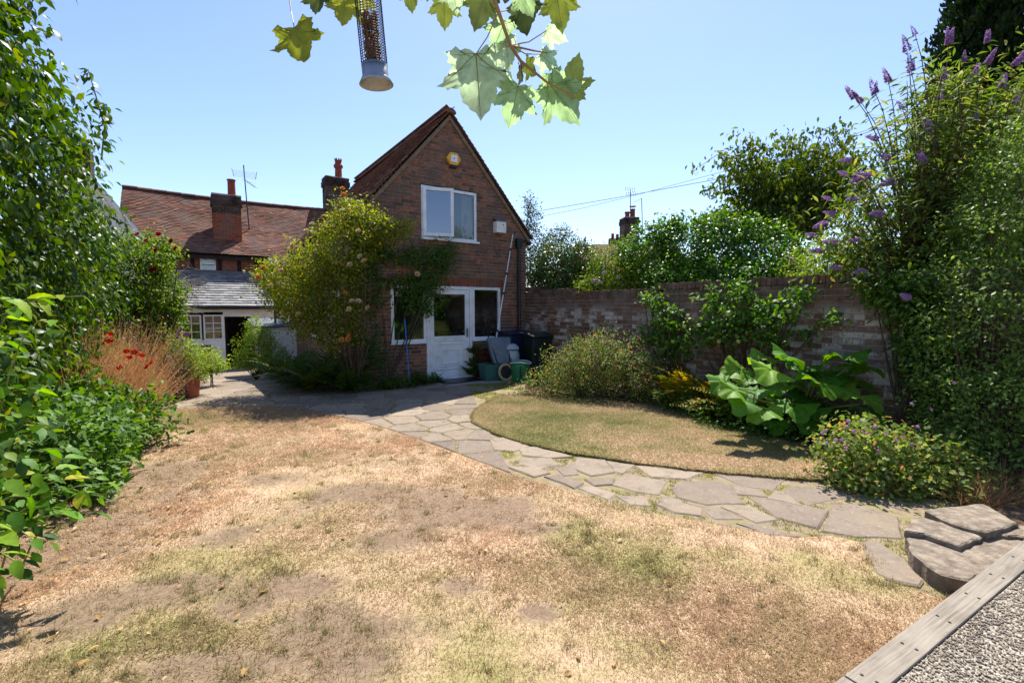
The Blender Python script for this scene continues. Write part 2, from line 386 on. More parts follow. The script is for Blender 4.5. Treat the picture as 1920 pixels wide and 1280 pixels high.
class MB:
    def __init__(s): s.v = []; s.f = []; s.r = []; s.cur = 0.0
    def add(s, vs, fs):
        o = len(s.v); s.v += [tuple(q) for q in vs]; s.r += [s.cur] * len(vs)
        s.f += [tuple(i + o for i in f) for f in fs]; return s
    def box(s, x0, x1, y0, y1, z0, z1):
        return s.add([(x0, y0, z0), (x1, y0, z0), (x1, y1, z0), (x0, y1, z0), (x0, y0, z1), (x1, y0, z1), (x1, y1, z1), (x0, y1, z1)],
              [(0, 3, 2, 1), (4, 5, 6, 7), (0, 1, 5, 4), (1, 2, 6, 5), (2, 3, 7, 6), (3, 0, 4, 7)])
    def prism(s, poly, axis, a, b):
        """poly of 2D points extruded along axis ('y': points are (x,z); 'z': (x,y); 'x': (y,z))"""
        def p3(q, t): return {'y': (q[0], t, q[1]), 'z': (q[0], q[1], t), 'x': (t, q[0], q[1])}[axis]
        n = len(poly)
        return s.add([p3(q, a) for q in poly] + [p3(q, b) for q in poly],
              [tuple(range(n - 1, -1, -1)), tuple(range(n, 2 * n))] + [(i, (i + 1) % n, n + (i + 1) % n, n + i) for i in range(n)])
    def tube(s, pts, rad, sides=6, cap=True):
        pts = [Vector(p) for p in pts]; n = len(pts)
        rad = rad if isinstance(rad, (list, tuple)) else [rad] * n
        vs = []
        for i, p in enumerate(pts):
            d = (pts[min(i + 1, n - 1)] - pts[max(i - 1, 0)])
            if d.length < 1e-9: d = Vector((0, 0, 1))
            d.normalize()
            a = d.orthogonal().normalized() if abs(d.z) > .95 else d.cross(Vector((0, 0, 1))).normalized()
            b = d.cross(a)
            for k in range(sides):
                t = 2 * math.pi * k / sides
                vs.append(p + (a * math.cos(t) + b * math.sin(t)) * rad[i])
        fs = [(i * sides + k, i * sides + (k + 1) % sides, (i + 1) * sides + (k + 1) % sides, (i + 1) * sides + k) for i in range(n - 1) for k in range(sides)]
        if cap: fs += [tuple(range(sides - 1, -1, -1)), tuple((n - 1) * sides + k for k in range(sides))]
        return s.add(vs, fs)
    def lathe(s, prof, seg=20, c=(0, 0, 0)):
        vs = [(c[0] + r * math.cos(2 * math.pi * k / seg), c[1] + r * math.sin(2 * math.pi * k / seg), c[2] + z) for r, z in prof for k in range(seg)]
        fs = [(i * seg + k, i * seg + (k + 1) % seg, (i + 1) * seg + (k + 1) % seg, (i + 1) * seg + k) for i in range(len(prof) - 1) for k in range(seg)]
        return s.add(vs, fs)
    def build(s, name, mat, parent=None, loc=None, rot=None, bevel=0, smooth=False):
        me = bpy.data.meshes.new(name); me.from_pydata(s.v, [], s.f); me.update()
        if any(s.r):
            a = me.attributes.new('rnd', 'FLOAT', 'POINT'); a.data.foreach_set('value', np.array(s.r, np.float32))
        if smooth:
            me.polygons.foreach_set('use_smooth', np.ones(len(me.polygons), bool))
        o = link(name, me, MT[mat] if isinstance(mat, str) else mat, parent, loc, rot)
        if bevel:
            b = o.modifiers.new('bevel', 'BEVEL'); b.width = bevel; b.segments = 2; b.limit_method = 'ANGLE'
        return o
def wbox(name, mat, parent, x0, x1, y0, y1, z0, z1, bevel=0):
    return MB().box(x0, x1, y0, y1, z0, z1).build(name, mat, parent, bevel=bevel)
UNIT_BRICK = {}
def unit_box(key, mat):
    """shared brick mesh, 1x1x1 box centred at the origin with worn corners"""
    if key not in UNIT_BRICK:
        rs = random.Random(len(UNIT_BRICK) + 3)
        bm = bmesh.new(); bmesh.ops.create_cube(bm, size=1.0)
        for v in bm.verts: v.co += Vector((rs.uniform(-.012, .012), rs.uniform(-.02, .02), rs.uniform(-.04, .04)))
        me = bpy.data.meshes.new('brick'); bm.to_mesh(me); bm.free(); me.materials.append(mat)
        UNIT_BRICK[key] = me
    return UNIT_BRICK[key]
def place_boxes(parent, M, boxes, key, mat, name, limit=300, pxmax=1e9, bevel=0):
    """boxes: (cx,cy,cz,sx,sy,sz) in the parent's frame; the ones largest in view become objects, the rest one mesh"""
    sc = []
    for i, b in enumerate(boxes):
        q = proj(M @ Vector(b[:3]))
        if q and 0 < q[0] < min(1920, pxmax) and 0 < q[1] < 1280: sc.append((q[2] / max(b[3], b[4]) ** .5, i))
    sc.sort(); pick = set(i for _, i in sc[:limit])
    mb = MB(); rs = random.Random(11)
    for i, (cx, cy, cz, sx, sy, sz) in enumerate(boxes):
        if i in pick:
            o = link(name, unit_box(key + str(i % 4), mat), None, parent, (cx, cy, cz), (rs.uniform(-.01, .01), rs.uniform(-.008, .008), rs.uniform(-.012, .012)), (sx, sy, sz))
        else:
            mb.cur = rs.uniform(.01, .99)
            mb.box(cx - sx / 2, cx + sx / 2, cy - sy / 2, cy + sy / 2, cz - sz / 2, cz + sz / 2)
    if mb.v:
        o = mb.build(name + '_field', mat, parent); o['kind'] = 'stuff'
def fill_courses(x0f, x1f, z0, z1, openings, h=.075, ls=.225, lh=.1125, seed=1, flemish=True):
    """yield (xa, xb, za, zb, [(brick xa, brick xb)]) course by course"""
    rs = random.Random(seed); out = []; z = z0; k = 0
    while z < z1 - .01:
        zb = min(z + h, z1); zc = (z + zb) / 2
        a, b = x0f(zc), x1f(zc)
        segs = [(a, b)] if b - a > .03 else []
        for (ox0, ox1, oz0, oz1) in openings:
            if oz0 < zc < oz1:
                ns = []
                for (p, q) in segs:
                    if ox1 <= p or ox0 >= q: ns.append((p, q)); continue
                    if ox0 > p + .005: ns.append((p, ox0))
                    if ox1 < q - .005: ns.append((ox1, q))
                segs = ns
        for (p, q) in segs:
            x = math.floor(p / (ls + lh)) * (ls + lh) - (ls if k % 2 else ls * .25); i = 0; br = []
            while x < q:
                w = (ls if (i % 2 == 0) else lh) if flemish else ls
                xa, xb = max(x, p), min(x + w, q)
                if xb - xa > .03: br.append((xa + .005, xb - .005))
                x += w; i += 1
            out.append((p, q, z, zb, br))
        z += h; k += 1
    return out
def tile_roof(parent, M, P0, ex, ey, W, L, tw, gauge, key, mat, sag=None, limit=300, name='roof_tile', thick=.014, seed=5):
    """overlapping plain tiles; P0 eave corner, ex along the eave, ey up the slope"""
    ex, ey, P0 = Vector(ex).normalized(), Vector(ey).normalized(), Vector(P0)
    en = ex.cross(ey); rs = random.Random(seed)
    if en.z < 0: en = -en
    rows = int(L / gauge) + 1; items = []
    for j in range(rows):
        x = -tw * (.5 if j % 2 else 0) ; y = j * gauge
        while x < W:
            xa, xb = max(x, 0), min(x + tw, W)
            if xb - xa > .03:
                c = P0 + ex * ((xa + xb) / 2) + ey * (y + gauge * .75)
                items.append((c, xb - xa - (.0008 if thick > .01 else .004), y))
            x += tw
    sc = []
    for i, it in enumerate(items):
        q = proj(M @ it[0])
        if q and 0 < q[0] < 1920 and 0 < q[1] < 1280: sc.append((q[2], i))
    sc.sort(); pick = set(i for _, i in sc[:limit])
    ln = gauge * 1.65; mb = MB()
    rot0 = Matrix((ex, ey, en)).transposed()
    for i, (c, w, y) in enumerate(items):
        tilt = -.17 + rs.uniform(-.03, .03)
        off = .02 + rs.uniform(-.002, .003) + (sag(c, y) if sag else 0)
        m3 = rot0 @ Matrix.Rotation(tilt, 3, 'X') @ Matrix.Rotation(rs.uniform(-.012, .012), 3, 'Z') @ Matrix.Rotation(rs.uniform(-.014, .014), 3, 'Y')
        ctr = c + en * off
        if i in pick:
            o = link(name, unit_box(key + str(i % 4), mat), None, parent)
            mm = m3.to_4x4() @ Matrix.Diagonal((w, ln, thick, 1)); mm.translation = ctr
            o.matrix_local = mm
        else:
            mb.cur = rs.uniform(.01, .99)
            vs = [ctr + m3 @ Vector((sx * w / 2, sy * ln / 2, sz * thick / 2)) for sz in (-1, 1) for sx, sy in ((-1, -1), (1, -1), (1, 1), (-1, 1))]
            mb.add(vs, [(4, 5, 6, 7), (0, 1, 5, 4), (1, 2, 6, 5), (3, 0, 4, 7)])
    if mb.v: mb.build(name + '_field', mat, parent)['kind'] = 'stuff'

# ---------------------------------------------------------------- polygons
def clip_half(poly, n, d):
    out = []
    for i in range(len(poly)):
        a, b = poly[i], poly[(i + 1) % len(poly)]
        da, db = a[0] * n[0] + a[1] * n[1] - d, b[0] * n[0] + b[1] * n[1] - d
        if da <= 0: out.append(a)
        if (da < 0 < db) or (db < 0 < da):
            t = da / (da - db); out.append((a[0] + (b[0] - a[0]) * t, a[1] + (b[1] - a[1]) * t))
    return out
def inside(poly, X, Y):
    X = np.asarray(X, float); Y = np.asarray(Y, float); r = np.zeros(X.shape, bool)
    n = len(poly); j = n - 1
    for i in range(n):
        xi, yi = poly[i]; xj, yj = poly[j]
        if yi != yj:
            c = ((yi > Y) != (yj > Y)) & (X < (xj - xi) * (Y - yi) / (yj - yi) + xi); r ^= c
        j = i
    return r
def smooth_poly(pts, it=2, closed=True):
    for _ in range(it):
        q = []
        for i in range(len(pts)):
            a, b = pts[i], pts[(i + 1) % len(pts)]
            q += [(a[0] * .75 + b[0] * .25, a[1] * .75 + b[1] * .25), (a[0] * .25 + b[0] * .75, a[1] * .25 + b[1] * .75)]
        pts = q
    return pts
def grid_sheet(name, poly, cell, zf, mat, attrf=None):
    """a sheet of grid cells cut to a polygon"""
    xs = [p[0] for p in poly]; ys = [p[1] for p in poly]
    nx = int((max(xs) - min(xs)) / cell) + 2; ny = int((max(ys) - min(ys)) / cell) + 2
    gx = min(xs) - cell * .37 + np.arange(nx + 1) * cell; gy = min(ys) - cell * .41 + np.arange(ny + 1) * cell
    XX, YY = np.meshgrid(gx, gy, indexing='ij'); ins = inside(poly, XX, YY)
    vid = {}; vs = []; fs = []
    def vert(x, y):
        k = (round(x, 4), round(y, 4))
        if k not in vid: vid[k] = len(vs); vs.append((x, y, zf(x, y)))
        return vid[k]
    for i in range(nx):
        for j in range(ny):
            s = int(ins[i, j]) + int(ins[i + 1, j]) + int(ins[i, j + 1]) + int(ins[i + 1, j + 1])
            if s == 0: continue
            x0, x1, y0, y1 = gx[i], gx[i + 1], gy[j], gy[j + 1]
            if s == 4: fs.append((vert(x0, y0), vert(x1, y0), vert(x1, y1), vert(x0, y1)))
            else:
                q = clip_half(clip_half(clip_half(clip_half(list(poly), (1, 0), x1), (-1, 0), -x0), (0, 1), y1), (0, -1), -y0)
                ids = []
                for p in q:
                    v = vert(*p)
                    if v not in ids: ids.append(v)
                if len(ids) > 2: fs.append(tuple(ids))
    me = bpy.data.meshes.new(name); me.from_pydata(vs, [], fs); me.update()
    if attrf:
        va = np.array(vs)
        for k, f in attrf.items():
            a = me.attributes.new(k, 'FLOAT', 'POINT'); a.data.foreach_set('value', f(va[:, 0], va[:, 1]).astype(np.float32))
    return link(name, me, mat)

# value noise in numpy, used for the maps of the turf
_perm = rng.random((64, 64))
def vnoise(x, y, s):
    x = np.asarray(x) * s + 17.3; y = np.asarray(y) * s + 9.1
    xi = np.floor(x).astype(int); yi = np.floor(y).astype(int); fx = x - xi; fy = y - yi
    fx = fx * fx * (3 - 2 * fx); fy = fy * fy * (3 - 2 * fy)
    g = lambda a, b: _perm[a % 64, b % 64]
    return (g(xi, yi) * (1 - fx) + g(xi + 1, yi) * fx) * (1 - fy) + (g(xi, yi + 1) * (1 - fx) + g(xi + 1, yi + 1) * fx) * fy
def fbm(x, y, s, o=4):
    t = 0; a = .5; w = 0
    for k in range(o):
        t = t + a * vnoise(x + k * 3.7, y - k * 2.1, s * 2 ** k); w += a; a *= .55
    return t / w

# ================================================================== GROUND
g = MB()
xs = [-900, -60, -25] + [-16 + .8 * i for i in range(38)] + [25, 60, 900]
ys = [-900, -20, -4] + [0 + .8 * i for i in range(32)] + [32, 60, 1200]
for y in ys:
    for x in xs: g.v.append((x, y, gz(x, y) - .012 if -20 < x < 30 and y < 60 else -.012)); g.r.append(0)
nx = len(xs)
g.f = [(j * nx + i, j * nx + i + 1, (j + 1) * nx + i + 1, (j + 1) * nx + i) for j in range(len(ys) - 1) for i in range(nx - 1)]
g.build('ground', 'soil')['kind'] = 'structure'

def g2(px, py): p = G(px, py); return (p.x, p.y)
LAWN_EDGE = [g2(*p) for p in [(318, 768), (400, 763), (480, 757), (560, 765), (625, 779), (700, 797), (780, 822), (860, 852), (950, 886), (1030, 909), (1130, 941), (1240, 966), (1380, 992), (1490, 1010), (1560, 1006), (1622, 1020), (1660, 1090), (1770, 1125)]]
LAWN = LAWN_EDGE + [(2.6, 2.2), (1.25, 1.42), (-.3, .5), (-3.0, -.9), (-3.4, 1.6), (-3.5, 3.1), (-4.3, 4.94), (-5.0, 6.2), (-5.6, 7.2)]
ISLAND = smooth_poly([g2(*p) for p in [(880, 790), (890, 770), (930, 746), (1000, 737), (1100, 738), (1200, 747), (1270, 770), (1340, 795), (1430, 820), (1520, 838), (1600, 850), (1660, 885), (1590, 906), (1480, 900), (1350, 889), (1230, 876), (1100, 857), (1000, 839), (920, 813)]], 2)
ISLAND = [(p[0] + random.uniform(-.012, .012), p[1] + random.uniform(-.012, .012)) for p in smooth_poly(ISLAND, 1)]
BARE = [(G(900, 962), .62, .42), (G(650, 925), .5, .22), (G(745, 1010), .4, .25), (G(600, 1180), .3, .3), (G(640, 1240), .3, .2), (G(240, 905), .5, .8), (G(100, 1040), .6, .4),
        (G(330, 930), .4, .3), (G(450, 1130), .25, .2), (G(150, 1150), .35, .3), (G(860, 1100), .18, .12), (G(420, 1010), .3, .2), (G(1010, 1150), .12, .1), (G(330, 1110), .5, .22), (G(560, 1100), .35, .18), (G(700, 1180), .4, .16), (G(420, 1250), .6, .14), (G(200, 980), .5, .4), (G(520, 900), .5, .25), (G(1000, 990), .3, .16)]
def bare_map(x, y):
    b = np.zeros(np.shape(x))
    for c, rx, ry in BARE:
        b = np.maximum(b, 1.15 * np.exp(-(((x - c.x) / rx) ** 2 + ((y - c.y) / ry) ** 2) * 1.1))
    b = b * (.45 + 1.0 * fbm(x, y, 2.6)) + .55 * np.clip((fbm(x + 5, y, 1.4, 5) - .55) * 5, 0, 1)
    return np.clip(b, 0, 1)
GREEN = [(G(1560, 1050), .5, .25), (G(1640, 1090), .3, .18), (G(400, 1060), .7, .4), (G(300, 1180), .5, .4), (G(1250, 1060), .4, .25), (G(1080, 1000), .3, .2), (G(480, 1230), .5, .25), (G(150, 1230), .5, .3), (G(420, 790), .8, .5), (G(900, 1250), .3, .2)]
def dry_map(x, y):
    d = .74 + .72 * (fbm(x, y, .9, 5) - .5) + .5 * (fbm(x + 9, y + 4, 4.5, 3) - .5)
    for c, rx, ry in GREEN:
        d = d - .3 * np.exp(-(((x - c.x) / rx) ** 2 + ((y - c.y) / ry) ** 2))
    return np.clip(d, 0, 1)
def dry_island(x, y):
    d = .3 + .95 * (fbm(x + 3, y, 1.1, 5) - .5) + .4 * (fbm(x + 9, y + 4, 5, 3) - .5)
    for c, rx, ry in [(G(1190, 830), .5, .35), (G(1330, 870), .6, .25), (G(1520, 880), .5, .25), (G(980, 770), .4, .4)]:
        d = d + .28 * np.exp(-(((x - c.x) / rx) ** 2 + ((y - c.y) / ry) ** 2))
    return np.clip(d, 0, 1)
lz = lambda x, y: .012 * (mnoise.noise((x * .8, y * .8, 0)) ) + .004
lawn = grid_sheet('lawn', LAWN, .06, lz, MT['lawn'], {'dry': dry_map, 'bare': bare_map})
tag(lawn, 'sun scorched straw coloured lawn with bare earth patches', 'lawn', kind='structure')
ISZ = .024
isl = grid_sheet('lawn', ISLAND, .08, lambda x, y: ISZ, MT['lawn'], {'dry': dry_island, 'bare': lambda x, y: .12 * bare_map(x, y)})
tag(isl, 'oval greener lawn between the stone path and the flower bed', 'lawn', kind='structure')
eb = MB()
for i in range(len(ISLAND)):
    a, b = ISLAND[i], ISLAND[(i + 1) % len(ISLAND)]
    eb.add([(a[0], a[1], -.012), (b[0], b[1], -.012), (b[0], b[1], ISZ), (a[0], a[1], ISZ)], [(0, 1, 2, 3)])
eb.build('turf_edge', 'soil', isl)

def blades(name, px, py, zz, dry, h0, h1, wk, mat, lab, lay=(.15, .9), parent=None):
    n = len(px); r = np.random.default_rng(n)
    az = r.random(n) * 2 * np.pi; el = lay[0] + (lay[1] - lay[0]) * r.random(n)
    h = h0 + (h1 - h0) * r.random(n); w = wk * (.7 + .6 * r.random(n)) * (.0009 + .00042 * np.hypot(px, py))
    d = np.stack([np.cos(az) * np.cos(el), np.sin(az) * np.cos(el), np.sin(el)], 1)
    sd = np.stack([-np.sin(az), np.cos(az), np.zeros(n)], 1)
    b = np.stack([px, py, zz], 1)
    Vv = np.empty((n, 3, 3), np.float32); Vv[:, 0] = b - sd * w[:, None]; Vv[:, 1] = b + sd * w[:, None]; Vv[:, 2] = b + d * h[:, None]
    me = tri_mesh(name, Vv.reshape(-1, 3), np.arange(3 * n).reshape(-1, 3), np.repeat(r.random(n), 3), {'dry': np.repeat(dry, 3)})
    o = link(name, me, mat, parent)
    if lab: tag(o, lab, 'grass', kind='stuff')
    return o
# main lawn
n = 1900000
cx = rng.uniform(-6, 2.8, n); cy = 1.0 + 8.0 * rng.random(n) ** 1.7
keep = inside(LAWN, cx, cy) & (np.abs(cx) < cy * 1.16 + .3)
cx, cy = cx[keep], cy[keep]
bm_ = bare_map(cx, cy); dm = dry_map(cx, cy)
keep = rng.random(len(cx)) < np.clip(1.02 - 1.15 * bm_ * (.5 + fbm(cx, cy, 14, 3)), .07, 1) * np.clip(.55 + .5 * fbm(cx, cy, 9, 2), 0, 1)
cx, cy, dm = cx[keep], cy[keep], dm[keep]
if len(cx) > 640000:
    s = rng.permutation(len(cx))[:640000]; cx, cy, dm = cx[s], cy[s], dm[s]
blades('dry_grass', cx, cy, np.full(len(cx), .002), dm, .014, .04, 1.0, MT['grass'], 'short dry straw grass covering the big scorched lawn', (.08, .85))
# flattened thatch of long pale straws
n = 110000
hx = rng.uniform(-5.5, 2.8, n); hy = 1.2 + 6.5 * rng.random(n) ** 1.6; k_ = inside(LAWN, hx, hy); hx, hy = hx[k_], hy[k_]
k_ = rng.random(len(hx)) < np.clip(1 - .9 * bare_map(hx, hy), .12, 1) * np.clip(fbm(hx, hy, 5, 3) * 1.7 - .3, .1, 1); hx, hy = hx[k_], hy[k_]
blades('straw_thatch', hx, hy, np.full(len(hx), .012), np.clip(.78 + .2 * rng.random(len(hx)), 0, 1), .025, .06, .55, MT['grass'], 'flattened pale straw thatch lying over the scorched lawn', (.0, .22))
# scattered longer green tufts
tx, ty = [], []
for k in range(520):
    x, y = rng.uniform(-4, 2.4), 1.5 + 5.2 * rng.random() ** 1.6
    if k % 3 == 0: c = GREEN[k % len(GREEN)]; x, y = c[0].x + rng.normal() * c[1] * .7, c[0].y + rng.normal() * c[2] * .7
    if not inside(LAWN, [x], [y])[0]: continue
    m = int(rng.integers(14, 80)); s = rng.uniform(.008, .04)
    tx.append(x + rng.normal(0, s * 1.5, m)); ty.append(y + rng.normal(0, s, m))
tx = np.concatenate(tx); ty = np.concatenate(ty)
blades('grass_tuft', tx, ty, np.full(len(tx), .002), np.clip(.22 + .25 * rng.random(len(tx)), 0, 1), .02, .055, .9, MT['grass'], 'longer green grass tufts dotted over the scorched lawn', (.4, 1.35))
sx_, sy_, sd_ = [], [], []
for k in range(2600):
    x, y = rng.uniform(-4.6, 2.5), 1.4 + 5.8 * rng.random() ** 1.5
    if not inside(LAWN, [x], [y])[0]: continue
    m = int(rng.integers(14, 46)); s = rng.uniform(.01, .035)
    sx_.append(x + rng.normal(0, s * 1.4, m)); sy_.append(y + rng.normal(0, s, m)); sd_.append(np.full(m, float(np.clip(dry_map(np.array([x]), np.array([y]))[0] + rng.normal(-.08, .16), .1, .95))))
sx_, sy_, sd_ = np.concatenate(sx_), np.concatenate(sy_), np.concatenate(sd_)
blades('straw_tuft', sx_, sy_, np.full(len(sx_), .002), sd_, .02, .05, .8, MT['grass'], 'small dry straw tufts standing up across the scorched lawn', (.3, 1.3))
# island lawn
n = 400000
xi = [p[0] for p in ISLAND]; yi = [p[1] for p in ISLAND]
cx = rng.uniform(min(xi), max(xi), n); cy = rng.uniform(min(yi), max(yi), n)
keep = inside(ISLAND, cx, cy); cx, cy = cx[keep], cy[keep]
s = rng.permutation(len(cx))[:170000]; cx, cy = cx[s], cy[s]
blades('lawn_grass', cx, cy, np.full(len(cx), ISZ), dry_island(cx, cy), .016, .036, .9, MT['grass'], 'short green and straw grass on the oval lawn', (.15, .85))
ex_, ey_ = [], []
for i in range(len(ISLAND)):
    a, b = ISLAND[i], ISLAND[(i + 1) % len(ISLAND)]
    m = int(math.dist(a, b) * 900); t = rng.random(m)
    ex_.append(a[0] + (b[0] - a[0]) * t + rng.normal(0, .008, m)); ey_.append(a[1] + (b[1] - a[1]) * t + rng.normal(0, .008, m))
ex_ = np.concatenate(ex_); ey_ = np.concatenate(ey_)
blades('edge_grass', ex_, ey_, np.full(len(ex_), ISZ - .01), np.clip(dry_island(ex_, ey_) - .15, 0, 1), .02, .06, .9, MT['grass'], 'overhanging grass fringe round the rim of the oval lawn', (.2, 1.2))

# ---------------------------------------------------------------- path
def h2(s, d): p = H0 + U * s + V * d; return (p.x, p.y)
def l2(s, d): p = L0 + U * s + V * d; return (p.x, p.y)
PATH = LAWN_EDGE[:] + [g2(1830, 1010), g2(1870, 960), g2(1800, 945), g2(1620, 912), g2(1560, 880), g2(1400, 870), g2(1200, 845), g2(1050, 815), g2(970, 790), g2(945, 765), g2(985, 735), g2(985, 718),
       h2(1.2, -.02), h2(-2.05, -.02), h2(-2.15, 0), h2(-2.2, 4.0), h2(-2.5, 6.0), l2(1.3, -.05), l2(-1.0, -.05), g2(390, 700), g2(350, 735)]
pz = lambda x, y: gz(x, y) + .001
path = grid_sheet('path', PATH, .2, pz, MT['joint'])
tag(path, 'curving crazy paved stone path with mossy joints', 'path', kind='structure')
z6 = lambda x, y: (900 + x / 2.4, 700 + y / 2.4)
TRACED = [[(45, 300), (110, 292), (215, 330), (150, 352), (70, 345)], [(180, 340), (250, 335), (410, 378), (300, 382), (200, 370)], [(190, 385), (310, 382), (350, 412), (270, 428), (185, 410)],
 [(440, 385), (558, 395), (598, 445), (500, 460), (430, 430)], [(570, 395), (690, 415), (640, 450), (607, 440)], [(355, 432), (425, 407), (438, 455), (380, 460)], [(130, 425), (250, 425), (305, 450), (240, 465)],
 [(300, 470), (360, 463), (455, 495), (420, 518)], [(450, 520), (500, 508), (600, 540), (570, 565)], [(660, 455), (830, 490), (800, 545), (700, 530), (605, 505)], [(705, 420), (800, 422), (1000, 448), (920, 475), (780, 468)],
 [(870, 520), (930, 490), (1085, 490), (1130, 520), (1180, 585), (1020, 590), (900, 560)], [(1060, 455), (1150, 448), (1375, 472), (1310, 525), (1190, 508)], [(620, 555), (730, 555), (760, 595), (680, 590)],
 [(800, 592), (900, 588), (990, 612), (985, 640), (880, 625)], [(1005, 612), (1080, 604), (1170, 655), (1060, 655)], [(1220, 565), (1330, 568), (1555, 622), (1510, 695), (1340, 648)], [(1135, 508), (1240, 522), (1285, 555), (1165, 545)],
 [(1400, 512), (1570, 512), (1640, 560), (1480, 592), (1370, 550)], [(1165, 680), (1250, 685), (1430, 735), (1300, 730)], [(1600, 600), (1700, 595), (1870, 650), (1885, 740), (1700, 735), (1545, 710)],
 [(1095, 608), (1210, 600), (1330, 658), (1240, 670)], [(820, 556), (895, 568), (905, 584), (830, 582)], [(480, 480), (595, 480), (588, 500), (520, 505)], [(1330, 532), (1395, 560), (1440, 598), (1300, 566)]]
STONES = [[g2(*z6(*q)) for q in t] for t in TRACED]
def grow(poly, e):
    a = sum(p[0] for p in poly) / len(poly); b = sum(p[1] for p in poly) / len(poly)
    return [(a + (p[0] - a) * (1 + e / max(.08, math.dist(p, (a, b)))), b + (p[1] - b) * (1 + e / max(.08, math.dist(p, (a, b))))) for p in poly]
STONES = [grow(t, .044) for t in STONES]
z3 = lambda x, y: (1400 + x / 3.2, 880 + y / 3.2)
STONES.append([g2(*z3(*q)) for q in [(665, 430), (780, 430), (960, 545), (1080, 690), (1050, 722), (880, 690), (770, 640)]])
STONES.append([g2(*z3(*q)) for q in [(670, 168), (830, 172), (1010, 270), (900, 238), (760, 200)]])
# the part of the path farther off: irregular flags
cutA, cutB = G(918, 805), G(962, 893)
nrm = Vector((cutB.y - cutA.y, -(cutB.x - cutA.x))).normalized()
FARP = clip_half(PATH, (nrm.x, nrm.y), nrm.x * cutA.x + nrm.y * cutA.y) if nrm.x > 0 else clip_half(PATH, (-nrm.x, -nrm.y), -(nrm.x * cutA.x + nrm.y * cutA.y))
fx0, fx1 = min(p[0] for p in FARP), max(p[0] for p in FARP); fy0, fy1 = min(p[1] for p in FARP), max(p[1] for p in FARP)
seeds = []; rs = random.Random(4)
for _ in range(6000):
    q = (rs.uniform(fx0, fx1), rs.uniform(fy0, fy1))
    if not inside(FARP, [q[0]], [q[1]])[0]: continue
    md = .25 + .2 * rs.random() + (.1 if q[1] > 9 else 0)
    if all(math.dist(q, s) > md for s in seeds): seeds.append(q)
for q in seeds:
    cell = list(FARP)
    for s in seeds:
        d = math.dist(q, s)
        if s is q or d > 2.2: continue
        n2 = ((s[0] - q[0]) / d, (s[1] - q[1]) / d)
        cell = clip_half(cell, n2, n2[0] * (s[0] + q[0]) / 2 + n2[1] * (s[1] + q[1]) / 2)
        if len(cell) < 3: break
    cell = clip_half(clip_half(clip_half(clip_half(cell, (1, 0), q[0] + .7), (-1, 0), -q[0] + .7), (0, 1), q[1] + .7), (0, -1), -q[1] + .7) if len(cell) > 2 else cell
    if len(cell) < 3: continue
    cl = []
    for p in cell:
        if not cl or math.dist(p, cl[-1]) > .03: cl.append(p)
    if len(cl) > 3 or (len(cl) == 3): STONES.append(cl)
def slab(poly, name, mat, parent, top, thick, joint=.012, bev=.006, rot=None, rs=random.Random(2), jag=.009):
    cxm = sum(p[0] for p in poly) / len(poly); cym = sum(p[1] for p in poly) / len(poly)
    pts = []
    n0 = len(poly)
    for i in range(n0):                       # break up the straight sides, pull in for the joint
        a, b = poly[i], poly[(i + 1) % n0]
        L = math.dist(a, b); k = max(1, min(8, int(L / (.12 if jag < .01 else .05))))
        for j in range(k):
            t = j / k; p = [a[0] + (b[0] - a[0]) * t, a[1] + (b[1] - a[1]) * t]
            if j: p[0] += rs.uniform(-jag, jag); p[1] += rs.uniform(-jag, jag)
            d = math.dist(p, (cxm, cym)) or 1
            f = 1 - (joint + rs.uniform(0, .006)) / d
            pts.append((cxm + (p[0] - cxm) * f, cym + (p[1] - cym) * f))
    def ins(e): return [(cxm + (p[0] - cxm) * (1 - e / max(.05, math.dist(p, (cxm, cym)))), cym + (p[1] - cym) * (1 - e / max(.05, math.dist(p, (cxm, cym))))) for p in pts]
    n = len(pts); i1 = ins(bev * 1.6); tl = [rs.uniform(-.006, .006), rs.uniform(-.006, .006)]
    zz = lambda p, z: z + (p[0] - cxm) * tl[0] * 2 + (p[1] - cym) * tl[1] * 2
    vs = [(p[0] - cxm, p[1] - cym, zz(p, top - thick)) for p in pts] + [(p[0] - cxm, p[1] - cym, zz(p, top - bev)) for p in pts] + [(p[0] - cxm, p[1] - cym, zz(p, top)) for p in i1]
    fs = [(i, (i + 1) % n, n + (i + 1) % n, n + i) for i in range(n)] + [(n + i, n + (i + 1) % n, 2 * n + (i + 1) % n, 2 * n + i) for i in range(n)] + [tuple(2 * n + i for i in range(n))]
    a2 = sum(poly[i][0] * poly[(i + 1) % n0][1] - poly[(i + 1) % n0][0] * poly[i][1] for i in range(n0))
    if a2 < 0: fs = [tuple(reversed(f)) for f in fs]
    me = bpy.data.meshes.new(name); me.from_pydata(vs, [], fs); me.update()
    o = link(name, me, mat, parent, (cxm, cym, 0))
    return o
for st in STONES:
    cxm = sum(p[0] for p in st) / len(st); cym = sum(p[1] for p in st) / len(st)
    o = slab(st, 'paving_stone', MT['stone'], path, .009 + random.uniform(-.004, .006), .03, bev=.009)
    o.location.z = gz(cxm, cym)
